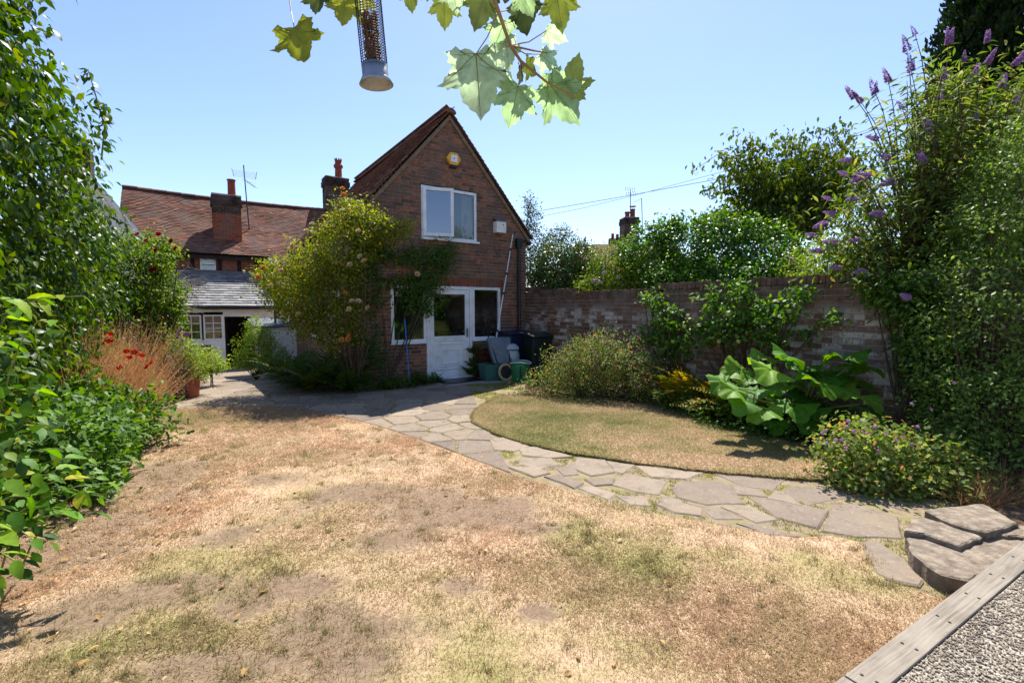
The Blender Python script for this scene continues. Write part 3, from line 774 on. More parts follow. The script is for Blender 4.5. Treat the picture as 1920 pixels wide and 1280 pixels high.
# weeds and moss in the joints
n = 60000
cx = rng.uniform(-6, 3.2, n); cy = rng.uniform(2.4, 11, n)
keep = inside(PATH, cx, cy) & ~inside(ISLAND, cx, cy)
for st in STONES:
    keep &= ~inside([((p[0] - sum(q[0] for q in st) / len(st)) * .93 + sum(q[0] for q in st) / len(st), (p[1] - sum(q[1] for q in st) / len(st)) * .93 + sum(q[1] for q in st) / len(st)) for p in st], cx, cy)
keep &= fbm(cx, cy, 2.2, 3) > .5
cx, cy = cx[keep], cy[keep]
reps = 7
cx = np.repeat(cx, reps) + rng.normal(0, .012, len(cx) * reps); cy = np.repeat(cy, reps) + rng.normal(0, .012, len(cy) * reps)
o = blades('joint_grass', cx, cy, np.array([gz(a, b) for a, b in zip(cx, cy)]) + .002, rng.random(len(cx)), .01, .03, .9, ML['moss'], 'low yellow green grass and moss in the path joints', (.3, 1.4))
# door pad
pad = MB().prism([h2(-.6, -.02), h2(1.75, -.02), h2(1.7, -.75), h2(.9, -1.0), h2(-.45, -.75)][::-1], 'z', -.02, .024).build('concrete_pad', 'concrete')
tag(pad, 'pale concrete pad in front of the white door', 'paving', kind='structure')

# ---------------------------------------------------------------- stone steps and terrace edge
steps = empty('stone_steps', G(1800, 1010), label='rough thick stone steps rising at the end of the path', cat='steps')
def step(pts, top, thick, name='step_slab'):
    q = [z3(*p) for p in pts]; w = [G(a, b, top) for a, b in q]
    o = slab([(p.x, p.y) for p in w], name, MT['step_stone'], steps, top, thick, .004, .008, jag=.012)
    o.location = Vector(o.location) - steps.location
    return o
step([(945, 375), (1060, 405), (1270, 460), (1400, 420), (1600, 370), (1720, 420), (1480, 600), (1330, 660), (1160, 622), (1080, 575), (975, 480)], .105, .13)
step([(942, 365), (985, 280), (1060, 280), (1290, 342), (1425, 400), (1340, 440), (1285, 460), (1060, 382)], .14, .045)
step([(1060, 238), (1180, 218), (1420, 203), (1640, 318), (1560, 352), (1440, 376), (1290, 340), (1160, 290)], .165, .08)
step([(1440, 380), (1560, 355), (1640, 330), (1800, 330), (1760, 420), (1620, 395)], .135, .1)
TZ = .2
b0, b1 = G(1583, 1264, TZ), G(1930, 1003, TZ)
bd = (b1 - b0).normalized(); bn = Vector((bd.y, -bd.x, 0)); BW = .105
terr = MB()
o1 = b0 - bd * 2.5 + bn * (BW + .004); o2 = b1 + bd * 6 + bn * (BW + .004)
terr.add([(o1.x, o1.y, TZ - .012), (o2.x, o2.y, TZ - .012), (o2.x + 4, o2.y - 6, TZ - .012), (o1.x + .5, o1.y - 5, TZ - .012)], [(0, 3, 2, 1)])
def m_gritbed():
    n = N('grit_bed'); v = n.n('ShaderNodeTexVoronoi'); v.inputs['Scale'].default_value = 95; n.l(n.pos(), v.inputs['Vector'])
    sp = n.n('ShaderNodeSeparateXYZ'); n.l(v.outputs['Color'], sp.inputs[0])
    c = n.ramp(sp.outputs['X'], [(0, '#7d7466'), (.4, '#978d7e'), (.75, '#aca292'), (1, '#bdb3a3')])
    inv = n.math('SUBTRACT', 1.0, v.outputs['Distance'])
    return n.done(n.bsdf(c, .9, .15, 0, n.bump(inv, 1.0, .012)))
MT['gritbed'] = m_gritbed()
to = terr.build('gravel_terrace', 'gritbed'); tag(to, 'grey grit terrace at the near right corner', 'terrace', kind='structure')
board = empty('terrace_edging', b0, math.atan2(bd.y, bd.x), 'long weathered grey timber edging fixed with screws beside the grit', 'edging')
rs = random.Random(9)
for xa, xb in ((-1.9, -.008), (0, 3.4)):
    bo = wbox('board', 'wood_grey', board, xa, xb, -BW, 0, -.028, 0, bevel=.004)
    x = xa + (.06 if xa == 0 else 1.84)
    while x < xb:
        for yy in (-.033, -.078):
            q = MB().lathe([(.0001, .0022), (.0045, .002), (.0062, 0), (.0062, -.003)], 10, (0, 0, 0))
            s = q.build('screw', 'metal_dark', bo, (x + rs.uniform(-.006, .006), yy, .0012))
        x += .335
wbox('fascia', 'wood_grey', board, -1.9, 3.4, -.045, -.012, -.2, -.0295)
# grit
n = 36000
t1 = rng.uniform(-.6, 2.6, n); t2 = rng.uniform(BW + .006, 1.25, n)
gp = np.stack([b0.x + bd.x * t1 + bn.x * t2, b0.y + bd.y * t1 + bn.y * t2, np.full(n, TZ - .008)], 1)
vis = np.array([(lambda q: q is not None and q[0] < 2080 and q[1] < 1420)(proj(p)) for p in gp]); gp = gp[vis]
ico = bmesh.new(); bmesh.ops.create_icosphere(ico, subdivisions=1, radius=1.0)
iv = np.array([v.co[:] for v in ico.verts]); ifc = np.array([[v.index for v in f.verts] for f in ico.faces]); ico.free()
n = len(gp); sz = rng.uniform(.003, .0056, n)
Q = rng.normal(size=(n, 3, 3)); Q, _ = np.linalg.qr(Q)
sh = iv[None] * (1 + .5 * (rng.random((n, len(iv), 1)) - .5)) * rng.uniform(.6, 1.2, (n, 1, 3))
Vv = np.einsum('nij,nkj->nki', Q, sh) * sz[:, None, None] + gp[:, None, :]
Ff = (ifc[None] + (np.arange(n) * len(iv))[:, None, None]).reshape(-1, 3)
o = link('grit', tri_mesh('grit', Vv.reshape(-1, 3), Ff, np.repeat(rng.random(n), len(iv))), MT['pebble'])
tag(o, 'loose grey and buff stone grit beside the timber edging', 'gravel', kind='stuff')
# ================================================================== BRICK OUTBUILDING
house = empty('brick_outbuilding', H0, ANG, 'dark red brick gabled outbuilding with white door and open upstairs window', 'building')
HM = Matrix.Translation(H0) @ Matrix.Rotation(ANG, 4, 'Z')
XL, XR, XA, ZE, ZA, HL = -2.07, 2.07, .03, 3.30, 5.60, 6.5
OPEN = [(-1.32, -.55, .86, 2.05), (-.55, .56, 0, 2.05), (.56, 1.32, .86, 2.05), (-.63, .69, 3.0, 4.12)]
gx0 = lambda z: XL if z < ZE else XL + (XA - XL) * (z - ZE) / (ZA - ZE)
gx1 = lambda z: XR if z < ZE else XR - (XR - XA) * (z - ZE) / (ZA - ZE)
OPEN_B = OPEN + [(-1.4, 1.4, 2.05, 2.225)]       # the upright brick course over door and windows
mort = MB(); bx = []
for (p, q, za, zb, br) in fill_courses(gx0, gx1, -.05, ZA, OPEN, seed=1):
    mort.box(p + (.009 if p < XL + .001 else 0), q - (.009 if q > XR - .001 else 0), .009, .215, za, zb)
for (p, q, za, zb, br) in fill_courses(gx0, gx1, -.05, ZA, OPEN_B, seed=1):
    for a, b in br: bx.append(((a + b) / 2, .05 + random.uniform(-.003, .003), (za + zb) / 2, b - a, .1, zb - za - .011))
mort.build('wall', 'mortar', house)
place_boxes(house, HM, bx, 'bh', MT['brick_house'], 'brick', 300)
x = -1.4; k = 0
while x < 1.39:
    link('lintel_brick', unit_box('bo%d' % (k % 4), MT['brick_orange']), None, house, (x + .036, .049, 2.137), (0, 0, 0), (.063, .1, .165)); x += .0737; k += 1
# side and back walls
sb = MB(); sb.box(XL + .009, XL + .215, .216, HL, -.5, ZE); sb.build('side_wall', 'mortar', house)
sbx = []
SWIN = [(.9, 1.9, .85, 1.95), (3.0, 3.9, .85, 1.95)]
for (p, q, za, zb, br) in fill_courses(lambda z: .104, lambda z: HL, -.45, ZE, SWIN, seed=2):
    for a, b in br: sbx.append((XL + .05, (a + b) / 2, (za + zb) / 2, .1, b - a, zb - za - .011))
place_boxes(house, HM, sbx, 'bh', MT['brick_house'], 'side_brick', 0)
for (a, b, c, d) in SWIN:
    f = MB()
    for q in ((a, a + .06, c, d), (b - .06, b, c, d), (a + .061, b - .061, c, c + .06), (a + .061, b - .061, d - .06, d), ((a + b) / 2 - .03, (a + b) / 2 + .03, c + .061, d - .061)):
        f.box(XL - .012, XL + .06, q[0], q[1], q[2], q[3])
    w = f.build('side_window', 'upvc', house)
    wbox('pane', 'glass_sky', w, XL + .004, XL + .007, a + .06, b - .06, c + .06, d - .06)
wbox('right_wall', 'mortar', house, XR - .215, XR - .004, .216, HL, -.5, ZE)
bk = MB().prism([(XL, -.5), (XR, -.5), (XR, ZE), (XA, ZA), (XL, ZE)], 'y', HL + .002, HL + .2); bk.build('back_wall', 'mortar', house)
# rooms
wbox('room_floor', 'interior_floor', house, XL + .22, XR - .22, .22, 3.6, .02, .06)
wbox('ceiling', 'interior', house, XL + .22, XR - .22, .22, 3.6, 2.45, 2.55)
wbox('room_wall', 'interior', house, XL + .22, XR - .22, 3.61, 3.7, .0, 3.25)
so = MB(); so.box(.55, 1.8, 1.1, 1.9, .07, .5); so.box(.55, 1.8, 1.7, 1.95, .5, .98); so.box(.5, .7, 1.1, 1.9, .5, .75)
so = so.build('sofa', 'dark_cloth', None, bevel=.04); so.matrix_world = HM; tag(so, 'dark blue sofa inside the room behind the right window', 'sofa')
pc = empty('picture_frame', (0, 0, 0)); pc.matrix_world = HM @ Matrix.Translation((1.35, 3.58, 1.55)); tag(pc, 'dark framed picture on the pale wall seen through the right window', 'picture')
wbox('frame', 'timber_dark', pc, -.3, .3, -.012, .025, -.35, .35); wbox('print', 'dark_cloth', pc, -.24, .24, -.016, -.0125, -.29, .29)
# white door and side lights
dr = empty('door', (0, 0, 0)); dr.parent = house
def frame_rect(mb, x0, x1, z0, z1, t, y0, y1, bot=None):
    b = t if bot is None else bot
    mb.box(x0, x0 + t, y0, y1, z0, z1); mb.box(x1 - t, x1, y0, y1, z0, z1)
    mb.box(x0 + t, x1 - t, y0, y1, z1 - t, z1); mb.box(x0 + t, x1 - t, y0, y1, z0, z0 + b)
f = MB(); frame_rect(f, -.548, .558, .05, 2.048, .068, -.02, .06, .03); f.build('door_frame', 'upvc', dr, bevel=.004)
DX0, DX1 = -.474, .484
leaf = MB(); frame_rect(leaf, DX0, DX1, .085, 1.975, .1, -.006, .05); leaf.box(DX0 + .1, DX1 - .1, -.006, .05, .86, .97)
leaf = leaf.build('door_leaf', 'upvc', dr, bevel=.004)
wbox('panel', 'upvc', leaf, DX0 + .1, DX1 - .1, .008, .04, .185, .86)
for k, (i, y) in enumerate(((.05, -.012), (.11, -.002), (.17, -.012))):
    m = MB(); frame_rect(m, DX0 + .1 + i, DX1 - .1 - i, .185 + i, .86 - i, .026, y, .0085); m.build('panel_moulding', 'upvc', leaf, bevel=.004)
wbox('pane', 'glass', leaf, DX0 + .1, DX1 - .1, .018, .024, .97, 1.875)
hn = MB().box(DX1 - .075, DX1 - .035, -.02, -.0065, .93, 1.13); hn.tube([(DX1 - .055, -.02, 1.06), (DX1 - .055, -.055, 1.06), (DX1 - .18, -.058, 1.06)], .009, 8); hn.build('handle', 'metal', leaf)
wbox('threshold', 'upvc', dr, -.548, .558, -.05, .06, .0, .049, bevel=.004)
for nm, a, b in (('left', -1.318, -.55), ('right', .562, 1.316)):
    m = MB(); frame_rect(m, a, b, .865, 2.046, .062, -.012, .06); w = m.build('window', 'upvc', house, bevel=.004)
    wbox('pane', 'glass', w, a + .062, b - .062, .02, .026, .927, 1.984)
    wbox('sill', 'upvc', w, a - (.03 if nm == 'left' else 0), b + (.03 if nm == 'right' else 0), -.055, -.0125, .832, .87, bevel=.004)
# upstairs window, left casement swung open
m = MB(); frame_rect(m, -.628, .688, 3.03, 4.115, .06, -.005, .07); m.box(.03, .085, -.005, .07, 3.09, 4.055)
w = m.build('window', 'upvc', house, bevel=.004); w['label'] = 'upstairs window with its left casement open'
wbox('sill', 'upvc', w, -.67, .73, -.075, -.006, 3.0, 3.045, bevel=.004)
wbox('pane', 'glass', w, .085, .628, .025, .031, 3.09, 4.055)
cs = MB(); frame_rect(cs, 0, .64, 0, 1.0, .068, -.03, .025); cs = cs.build('casement', 'upvc', w, bevel=.004); cs.location = (-.6, -.012, 3.075); cs.rotation_euler = (0, 0, R(-19))
cg = wbox('casement_pane', 'glass_sky', w, .068, .572, -.006, 0, .068, .932); cg.location = (-.6, -.012, 3.075); cg.rotation_euler = (0, 0, R(-19))
cu = MB()
for k in range(14): cu.tube([(.38 + k * .02, .16 + .012 * (k % 2), 3.06), (.42 + k * .017, .16 + .012 * (k % 2), 4.08)], .014, 6)
cu = cu.build('curtain', 'interior', smooth=True); cu.matrix_world = HM; tag(cu, 'pale curtain gathered inside the right of the upstairs window', 'curtain')
sm = MB(); sm.lathe([(.05, 0), (.09, .12), (.07, .26), (.05, .32), (.085, .44), (.06, .55), (.001, .6)], 10); st = sm.build('ornament', 'terracotta'); st.matrix_world = HM @ Matrix.Translation((.5, .2, 3.1)); tag(st, 'reddish ornament standing inside the upstairs window', 'ornament')
# roof
sl_len = math.hypot(XR + .14 - XA, 2.42 + .06)
ang_r = math.atan2(ZA + .1 - (ZE - .08), XR + .14 - XA)
for sgn, nm in ((-1, 'left'), (1, 'right')):
    x0 = XA + sgn * (XR + .14 - XA); ey = (-sgn * math.cos(ang_r), 0, math.sin(ang_r))
    if sgn < 0: tile_roof(house, HM, (x0, -.08, ZE - .08), (0, 1, 0), ey, HL + .2, sl_len, .165, .1, 'tl', MT['tile'], lambda c, y: .03 * math.sin(c.y * .9), 300, seed=5)
    else: tile_roof(house, HM, (x0, -.08, ZE - .08), (0, 1, 0), ey, HL + .2, sl_len, .165, .1, 'tl', MT['tile'], None, 40, seed=6)
    d = MB(); dz = .035
    d.prism([(x0, ZE - .08 - dz), (XA, ZA + .1 - dz), (XA, ZA + .1 - dz - .05), (x0, ZE - .08 - dz - .05)][::int(-sgn)], 'y', .0, HL + .1); d.build('roof_deck', 'timber_dark', house)
    v = MB(); v.prism([(x0 - sgn * .02, ZE - .13), (XA + sgn * .0, ZA + .045), (XA + sgn * .0, ZA - .06), (x0 - sgn * .1, ZE - .14)], 'y', -.045, .008); v.build('verge', 'verge', house)
for k in range(20):
    m = MB(); nseg = 8
    ring = [(.125 * math.cos(math.pi * t / nseg), .1 * math.sin(math.pi * t / nseg)) for t in range(nseg + 1)]
    m.prism([(XA + a, ZA + .07 + b) for a, b in ring], 'y', -.1 + k * .335, -.1 + k * .335 + .325); m.cur = .5
    m.build('ridge_tile', 'tile', house)
# drainpipe, gutter at the right corner
dp = MB(); dp.tube([(1.79, -.09, 3.05), (1.79, -.09, 2.2), (1.81, -.09, .05)], .036, 10); dp.box(1.72, 1.86, -.13, -.03, 3.0, 3.2)
for z in (2.7, 1.9, 1.2, .5): dp.tube([(1.795, -.09, z), (1.795, -.09, z + .05)], .046, 10)
dp.build('drainpipe', 'black_plastic', house); 
gt = MB(); gt.tube([(XR + .12, .02, ZE - .16), (XR + .12, HL, ZE - .16)], .055, 8); gt.tube([(1.79, -.09, 3.15), (XR + .1, .06, 3.17)], .03, 8); gt.build('gutter', 'black_plastic', house)
# alarm box
al = empty('alarm_box', (0, 0, 0)); al.matrix_world = HM @ Matrix.Translation((.1, -.002, 4.74)); tag(al, 'yellow hexagonal alarm box high on the brick gable', 'alarm box')
hexp = [(.17 * math.cos(R(60 * k)), .148 * math.sin(R(60 * k))) for k in range(6)]
MB().prism(hexp, 'y', -.085, 0).build('housing', 'alarm_yellow', al, bevel=.012)
wbox('label', 'upvc', al, -.075, .075, -.0885, -.086, -.07, .075)
wbox('strobe', 'blue_bin', al, -.08, .08, -.07, -.004, -.185, -.15, bevel=.008)
wbox('badge', 'metal_dark', al, -.012, .012, -.0905, -.089, -.012, .022)
nb = empty('nest_box', (0, 0, 0)); nb.matrix_world = HM @ Matrix.Translation((1.26, -.002, 3.42)); tag(nb, 'small white box with dark lid fixed right of the upstairs window', 'box')
wbox('body', 'white_paint', nb, -.13, .13, -.15, 0, -.13, .12, bevel=.006)
MB().prism([(-.17, .122), (0, .2), (0, .22), (-.17, .145)], 'x', -.15, .15).build('lid', 'lead', nb)
wbox('ledge', 'verge', nb, -.06, .07, -.14, -.01, -.165, -.132); MB().tube([(.05, -.152, .05), (.05, -.149, .05)], .016, 10).build('entrance_hole', 'black_plastic', nb)

# ================================================================== COTTAGE BEHIND
cot = empty('cottage', (L0.x, L0.y, 0), ANG, 'old cottage with red tiled roof, brick chimney and white boarded lean-to', 'house')
CM = Matrix.Translation(L0) @ Matrix.Rotation(ANG, 4, 'Z')
GB = -.5
COPEN = [(-1.56, -.39, .53, 1.38), (-.39, .44, GB, 1.37)]
z = GB; 
while z < 1.64:                                    # weatherboards, board by board
    zb = min(z + .15, 1.66); zc = (z + zb) / 2; segs = [(-1.95, 1.9)]
    for o_ in COPEN:
        if o_[2] < zc < o_[3]:
            segs = [s for a, b in segs for s in ((a, max(a, min(b, o_[0]))), (min(b, max(a, o_[1])), b)) if s[1] - s[0] > .02]
    for a, b in segs:
        MB().add([(a, -.028, z), (b, -.028, z), (b, .05, z), (a, .05, z), (a, -.01, zb), (b, -.01, zb), (b, .05, zb), (a, .05, zb)],
            [(0, 3, 2, 1), (4, 5, 6, 7), (0, 1, 5, 4), (1, 2, 6, 5), (2, 3, 7, 6), (3, 0, 4, 7)]).build('weatherboard', 'white_paint', cot)
    z += .15
wbox('leanto_back', 'timber_dark', cot, -1.95, 1.9, 1.55, 1.69, GB, 2.7); wbox('leanto_side', 'white_paint', cot, -1.95, -1.88, .052, 1.54, GB, 1.7)
wbox('leanto_floor', 'interior_floor', cot, -1.9, 1.9, .06, 1.54, GB, -.4)
for (a, b) in ((-1.54, -1.0), (-.95, -.41)):
    m = MB(); frame_rect(m, a, b, .55, 1.36, .045, -.035, .03)
    for zz in (.55 + .27, .55 + .54): m.box(a + .045, b - .045, -.025, .015, zz - .011, zz + .011)
    m.box((a + b) / 2 - .011, (a + b) / 2 + .011, -.027, .017, .595, 1.315)
    wv = m.build('cottage_window', 'white_paint', cot); wbox('pane', 'glass', wv, a + .04, b - .04, .004, .008, .59, 1.32)
m = MB(); m.box(-.41, -.37, -.04, .06, GB, 1.4); m.box(.42, .48, -.04, .06, GB, 1.4); m.box(-.37, .42, -.04, .06, 1.36, 1.4); m.build('door_frame', 'white_paint', cot)
dl = wbox('open_door', 'timber_dark', cot, 0, .78, 0, .04, 0, 1.76); dl.location = (-.36, .06, -.41); dl.rotation_euler = (0, 0, R(80))
# slate lean-to roof
s0, s1 = Vector((-1.95, -.2, 1.64)), Vector((-1.95, 1.68, 2.85))
tile_roof(cot, CM, s0, (1, 0, 0), s1 - s0, 3.75, (s1 - s0).length - .05, .25, .155, 'sl', MT['slate'], None, 300, 'slate', .007, 8)
MB().prism([(-.2, 1.6), (1.69, 2.815), (1.69, 2.79), (-.2, 1.575)], 'x', -1.95, 1.8).build('leanto_deck', 'timber_dark', cot)
MB().tube([(-2.0, -.25, 1.6), (1.85, -.25, 1.6)], .06, 8).build('gutter', 'black_plastic', cot)
wbox('lead_flashing', 'lead', cot, -1.95, 1.8, 1.55, 1.68, 2.80, 2.9)
# brick upper wall with dark posts
wbox('upper_wall', 'mortar', cot, -3.2, 4.6, 1.709, 1.9, 1.5, 3.65)
cb = []
for (p, q, za, zb, br) in fill_courses(lambda z: -3.2, lambda z: 2.6, 2.75, 3.62, [(-.93, -.47, 2.9, 3.36)], seed=7):
    for a, b in br: cb.append(((a + b) / 2, 1.74, (za + zb) / 2, b - a, .08, zb - za - .012))
place_boxes(cot, CM, cb, 'bo', MT['brick_orange'], 'brick', 0)
for x in (-2.3, -1.15, -.35, .25, .8, 1.5, 2.2): wbox('timber_post', 'timber_dark', cot, x - .06, x + .06, 1.67, 1.699, 2.75, 3.6)
wbox('timber_rail', 'timber_dark', cot, -3.2, 2.6, 1.66, 1.698, 3.52, 3.62)
m = MB(); frame_rect(m, -.93, -.47, 2.92, 3.36, .05, 1.66, 1.72); wv = m.build('upper_window', 'upvc', cot); wbox('pane', 'glass', wv, -.88, -.52, 1.69, 1.694, 2.97, 3.31)
m = MB(); frame_rect(m, 0, .37, -.22, 0, .035, -.02, .015); o = m.build('top_sash', 'upvc', wv); o.location = (-.885, 1.655, 3.3); o.rotation_euler = (R(-25), 0, 0)
# main roof
r0, r1 = Vector((-3.15, 1.45, 3.48)), Vector((-3.15, 4.5, 6.02))
sagf = lambda c, y: -.07 * math.sin(max(0, min(1, (c.x + 3.15) / 7)) * math.pi) * min(1, y / 2.0) + .035 * mnoise.noise((c.x * 1.3, y * 1.1, 2)) - .02
tile_roof(cot, CM, r0, (1, 0, 0), r1 - r0, 9.0, (r1 - r0).length, .17, .1, 'tl', MT['tile'], sagf, 0, 'roof_tile', .016, 9)
MB().prism([(1.45, 3.38), (4.5, 5.92), (7.5, 3.4), (7.5, 3.3), (4.5, 5.8), (1.45, 3.28)], 'x', -3.15, 5.85).build('roof_deck', 'timber_dark', cot)
wbox('back_wall', 'mortar', cot, -3.1, 5.8, 7.2, 7.4, -.5, 3.5); wbox('end_wall', 'mortar', cot, 5.5, 5.7, 1.95, 7.19, -.5, 3.4)
for k in range(20):
    x = -3.15 + k * .45; dz = -.07 * math.sin(max(0, min(1, (x + 3.15) / 7)) * math.pi)
    m = MB(); ring = [(.12 * math.cos(math.pi * t / 6), .1 * math.sin(math.pi * t / 6)) for t in range(7)]
    m.cur = random.random(); m.prism([(4.5 + a, 6.0 + dz + b) for a, b in ring], 'x', x, x + .44); m.build('ridge_tile', 'tile', cot)
def chimney(parent, x0, x1, y0, y1, z0, zsplit, ztop, pot, lower='brick_orange'):
    bxs = []; rsn = random.Random(3); core = MB().box(x0 + .012, x1 - .012, y0 + .012, y1 - .012, z0, ztop - .002)
    ch = core.build('chimney', 'mortar', parent)
    z = z0; k = 0; lo = MB(); up = MB()
    while z < ztop - .02:
        zb = z + .075; e = 0
        if z > ztop - .38: e = .045
        if z > ztop - .16: e = .02
        t = up if z > zsplit + rsn.uniform(-.08, .08) else lo
        for face in range(4):
            a, b = ((x0, x1), (y0, y1), (x0, x1), (y0, y1))[face]; a -= e; b += e
            x = a - (.11 if k % 2 else 0)
            while x < b:
                xa, xb = max(a, x) + .004, min(b, x + .222) - .004
                if xb - xa > .02:
                    t.cur = rsn.uniform(.01, .99); j = rsn.uniform(-.004, .004)
                    if face == 0: t.box(xa, xb, y0 - e + j, y0 + .06, z + .005, zb - .005)
                    elif face == 2: t.box(xa, xb, y1 - .06, y1 + e + j, z + .005, zb - .005)
                    elif face == 1: t.box(x1 - .06, x1 + e + j, xa + .062, xb - .0, z + .005, zb - .005) if xb - xa > .07 else None
                    else: t.box(x0 - e + j, x0 + .06, xa + .062, xb, z + .005, zb - .005) if xb - xa > .07 else None
                x += .225
        z = zb; k += 1
    if lo.v: o = lo.build('chimney_brick', lower, ch); o['kind'] = 'stuff'
    o = up.build('chimney_brick', 'brick_sooty', ch); o['kind'] = 'stuff'
    wbox('flaunching', 'mortar', ch, x0 - .02, x1 + .02, y0 - .02, y1 + .02, ztop - .001, ztop + .05)
    px_, py_, h, r, fancy = pot
    if fancy: prof = [(r * 1.25, 0), (r * 1.2, .08), (r, .12), (r * .92, h * .6), (r * 1.25, h * .63), (r * 1.3, h * .74), (r, h * .8), (r * .85, h * .86), (r * .95, h), (r * .6, h), (r * .55, h * .5)]
    else: prof = [(r * 1.1, 0), (r, .1), (r * .95, h * .9), (r * 1.12, h * .93), (r * 1.12, h), (r * .8, h), (r * .75, h * .5)]
    pt = MB().lathe(prof, 14, (px_, py_, ztop + .04)).build('chimney_pot', 'potred', ch)
    if fancy:
        cr = MB()
        for t in range(8):
            a = 2 * math.pi * t / 8; cr.tube([(px_ + r * .82 * math.cos(a), py_ + r * .82 * math.sin(a), ztop + .03 + h), (px_ + r * .9 * math.cos(a), py_ + r * .9 * math.sin(a), ztop + .12 + h)], .03, 5)
        cr.build('crown', 'potred', pt)
    return ch
chimney(cot, -.47, .43, 2.2, 2.85, 3.9, 4.95, 5.68, (.17, 2.5, .62, .13, False))
chimney(cot, 3.95, 4.95, 4.2, 4.95, 5.3, 5.5, 7.45, (4.6, 4.6, .85, .16, True), 'brick_sooty')
ae = empty('roof_aerial', (0, 0, 0)); ae.matrix_world = CM @ Matrix.Translation((.75, 2.9, 4.3)); tag(ae, 'thin television aerial on a mast beside the orange brick chimney', 'aerial')
MB().tube([(0, 0, 0), (-.06, 0, 1.3), (-.12, 0, 2.75)], .02, 6).build('mast', 'metal_dark', ae)
m = MB(); zt = 2.3
for dx in (-.42, .42): m.tube([(-.1 + dx * 1.0, 0, zt + .25), (-.1 + dx * .85, -.1, zt - .05)], .012, 4)
for k in range(6): zz = zt - .02 + k * .045; m.tube([(-.1 - .4, -.03, zz), (-.1 + .4, -.03, zz)], .005, 4)
m.tube([(-.1, 0, zt - .1), (.2, -.5, zt - .45)], .012, 5)
for k in range(6): t = k / 5; m.tube([(-.1 + .3 * t - .1, -.5 * t, zt - .1 - .35 * t), (-.1 + .3 * t + .1, -.5 * t, zt - .1 - .35 * t)], .006, 4)
m.build('aerial_array', 'metal', ae)
# little link roof with white bargeboard, white box store, drainpipes
lk = MB().box(1.35, 4.4, .9, 1.65, GB, 2.95); lk.build('link_wall', 'white_paint', cot)
la, lb = Vector((1.3, .6, 2.85)), Vector((1.3, 1.7, 3.65))
tile_roof(cot, CM, la, (1, 0, 0), lb - la, 3.2, (lb - la).length, .17, .1, 'tl', MT['tile'], None, 0, 'link_tile', .016, 12)
MB().prism([(.55, 2.74), (1.66, 3.6), (1.66, 3.5), (.55, 2.62)], 'x', 1.24, 1.30).build('bargeboard', 'white_paint', cot)
MB().prism([(.6, 2.8), (1.66, 3.58), (1.66, 3.5), (.6, 2.72)], 'x', 1.302, 4.5).build('link_deck', 'timber_dark', cot)
# white gabled wing on the left
WX0, WX1, WZ, WA = -5.3, -2.1, 3.25, 5.55
wm = MB().prism([(WX0, GB), (WX1, GB), (WX1, WZ), ((WX0 + WX1) / 2, WA), (WX0, WZ)], 'y', -.6, 1.4); wm.build('wing_wall', 'white_paint', cot)
for sgn in (-1, 1):
    mid = (WX0 + WX1) / 2; xe = mid + sgn * 1.75; rise = WA + .12 - (WZ - .1)
    MB().prism([(xe, WZ - .1), (mid, WA + .12), (mid, WA - .02), (xe, WZ - .24)][::-sgn], 'y', -.7, -.602).build('wing_bargeboard', 'white_paint', cot)
    MB().prism([(xe, WZ - .06), (mid, WA + .16), (mid, WA + .121), (xe, WZ - .099)][::-sgn], 'y', -.66, 3.0).build('wing_roof', 'slate', cot)
MB().box(mid - .3, mid + .3, -.4, .3, WA - .3, WA + .45).build('wing_chimney', 'brick_sooty', cot)

store = empty('white_store', P(530, 668, 13.6), ANG, 'low white boarded store with sloping dark felt roof', 'store'); store.location.z = -.42
for k in range(9):
    xa = -.62 + k * .145; wbox('board', 'white_paint', store, xa, xa + .142, -.01 + .004 * (k % 2), .03, 0, 1.42 - .002 * k)
wbox('post', 'white_paint', store, .688, .8, -.03, .06, 0, 1.46); wbox('side_boarding', 'white_paint', store, .7, .76, .062, 1.4, 0, 1.5)
MB().prism([(-.08, 1.42), (1.4, 1.62), (1.4, 1.68), (-.08, 1.48)], 'x', -.75, .9).build('felt_roof', 'lead', store)
vt = empty('vent_pipe', (0, 0, 0)); vt.parent = store
MB().tube([(-.05, .5, 1.55), (-.05, .5, 2.2)], .08, 10).build('flue', 'black_plastic', vt)
MB().tube([(.02, .3, 1.53), (.02, .3, 1.68)], .11, 12).build('flue_collar', 'white_paint', vt)
dp2 = MB().tube([(.84, -.03, 0), (.84, -.03, 2.0)], .04, 8).build('drainpipe', 'black_plastic', store)

# ================================================================== GARDEN WALL
wrot = math.atan2(WDIR.y, WDIR.x)
gw = empty('garden_wall', WALL0, wrot, 'old brick garden wall with flaking white paint running from the outbuilding', 'wall')
WM = Matrix.Translation(WALL0) @ Matrix.Rotation(wrot, 4, 'Z')
# local: x along the wall, y>0 behind it? pick the side facing the garden
side = 1 if (WM.to_3x3() @ Vector((0, 1, 0))).dot(Vector((0, 0, 0)) - WALL0) > 0 else -1
def wtop(x): return 1.975 if x < .55 else (1.865 + .012 * math.sin(x * 1.7) + .03 * sstep(4, 8, x))
bxs = []; mo = MB(); wz = -.1; k = 0; rs = random.Random(21)
WLEN = 11.5
while wz < 1.99:
    zb = wz + .0765; x = -.05 if k % 2 else -.165; i = 0
    # whole courses: runs of stretchers and headers
    while x < WLEN:
        w = (.225 if (k % 4) else .1125)
        xa, xb = max(0, x) + .005, min(WLEN, x + w) - .005
        if zb <= wtop((xa + xb) / 2) + .02 and xb - xa > .03:
            last = zb + .0765 > wtop((xa + xb) / 2) + .02
            yo = rs.uniform(-.006, .006)
            bxs.append(((xa + xb) / 2, side * (-.05) + yo, (wz + zb) / 2 + rs.uniform(-.002, .002), xb - xa, .1, zb - wz - .011))
        x += w; i += 1
    wz = zb; k += 1
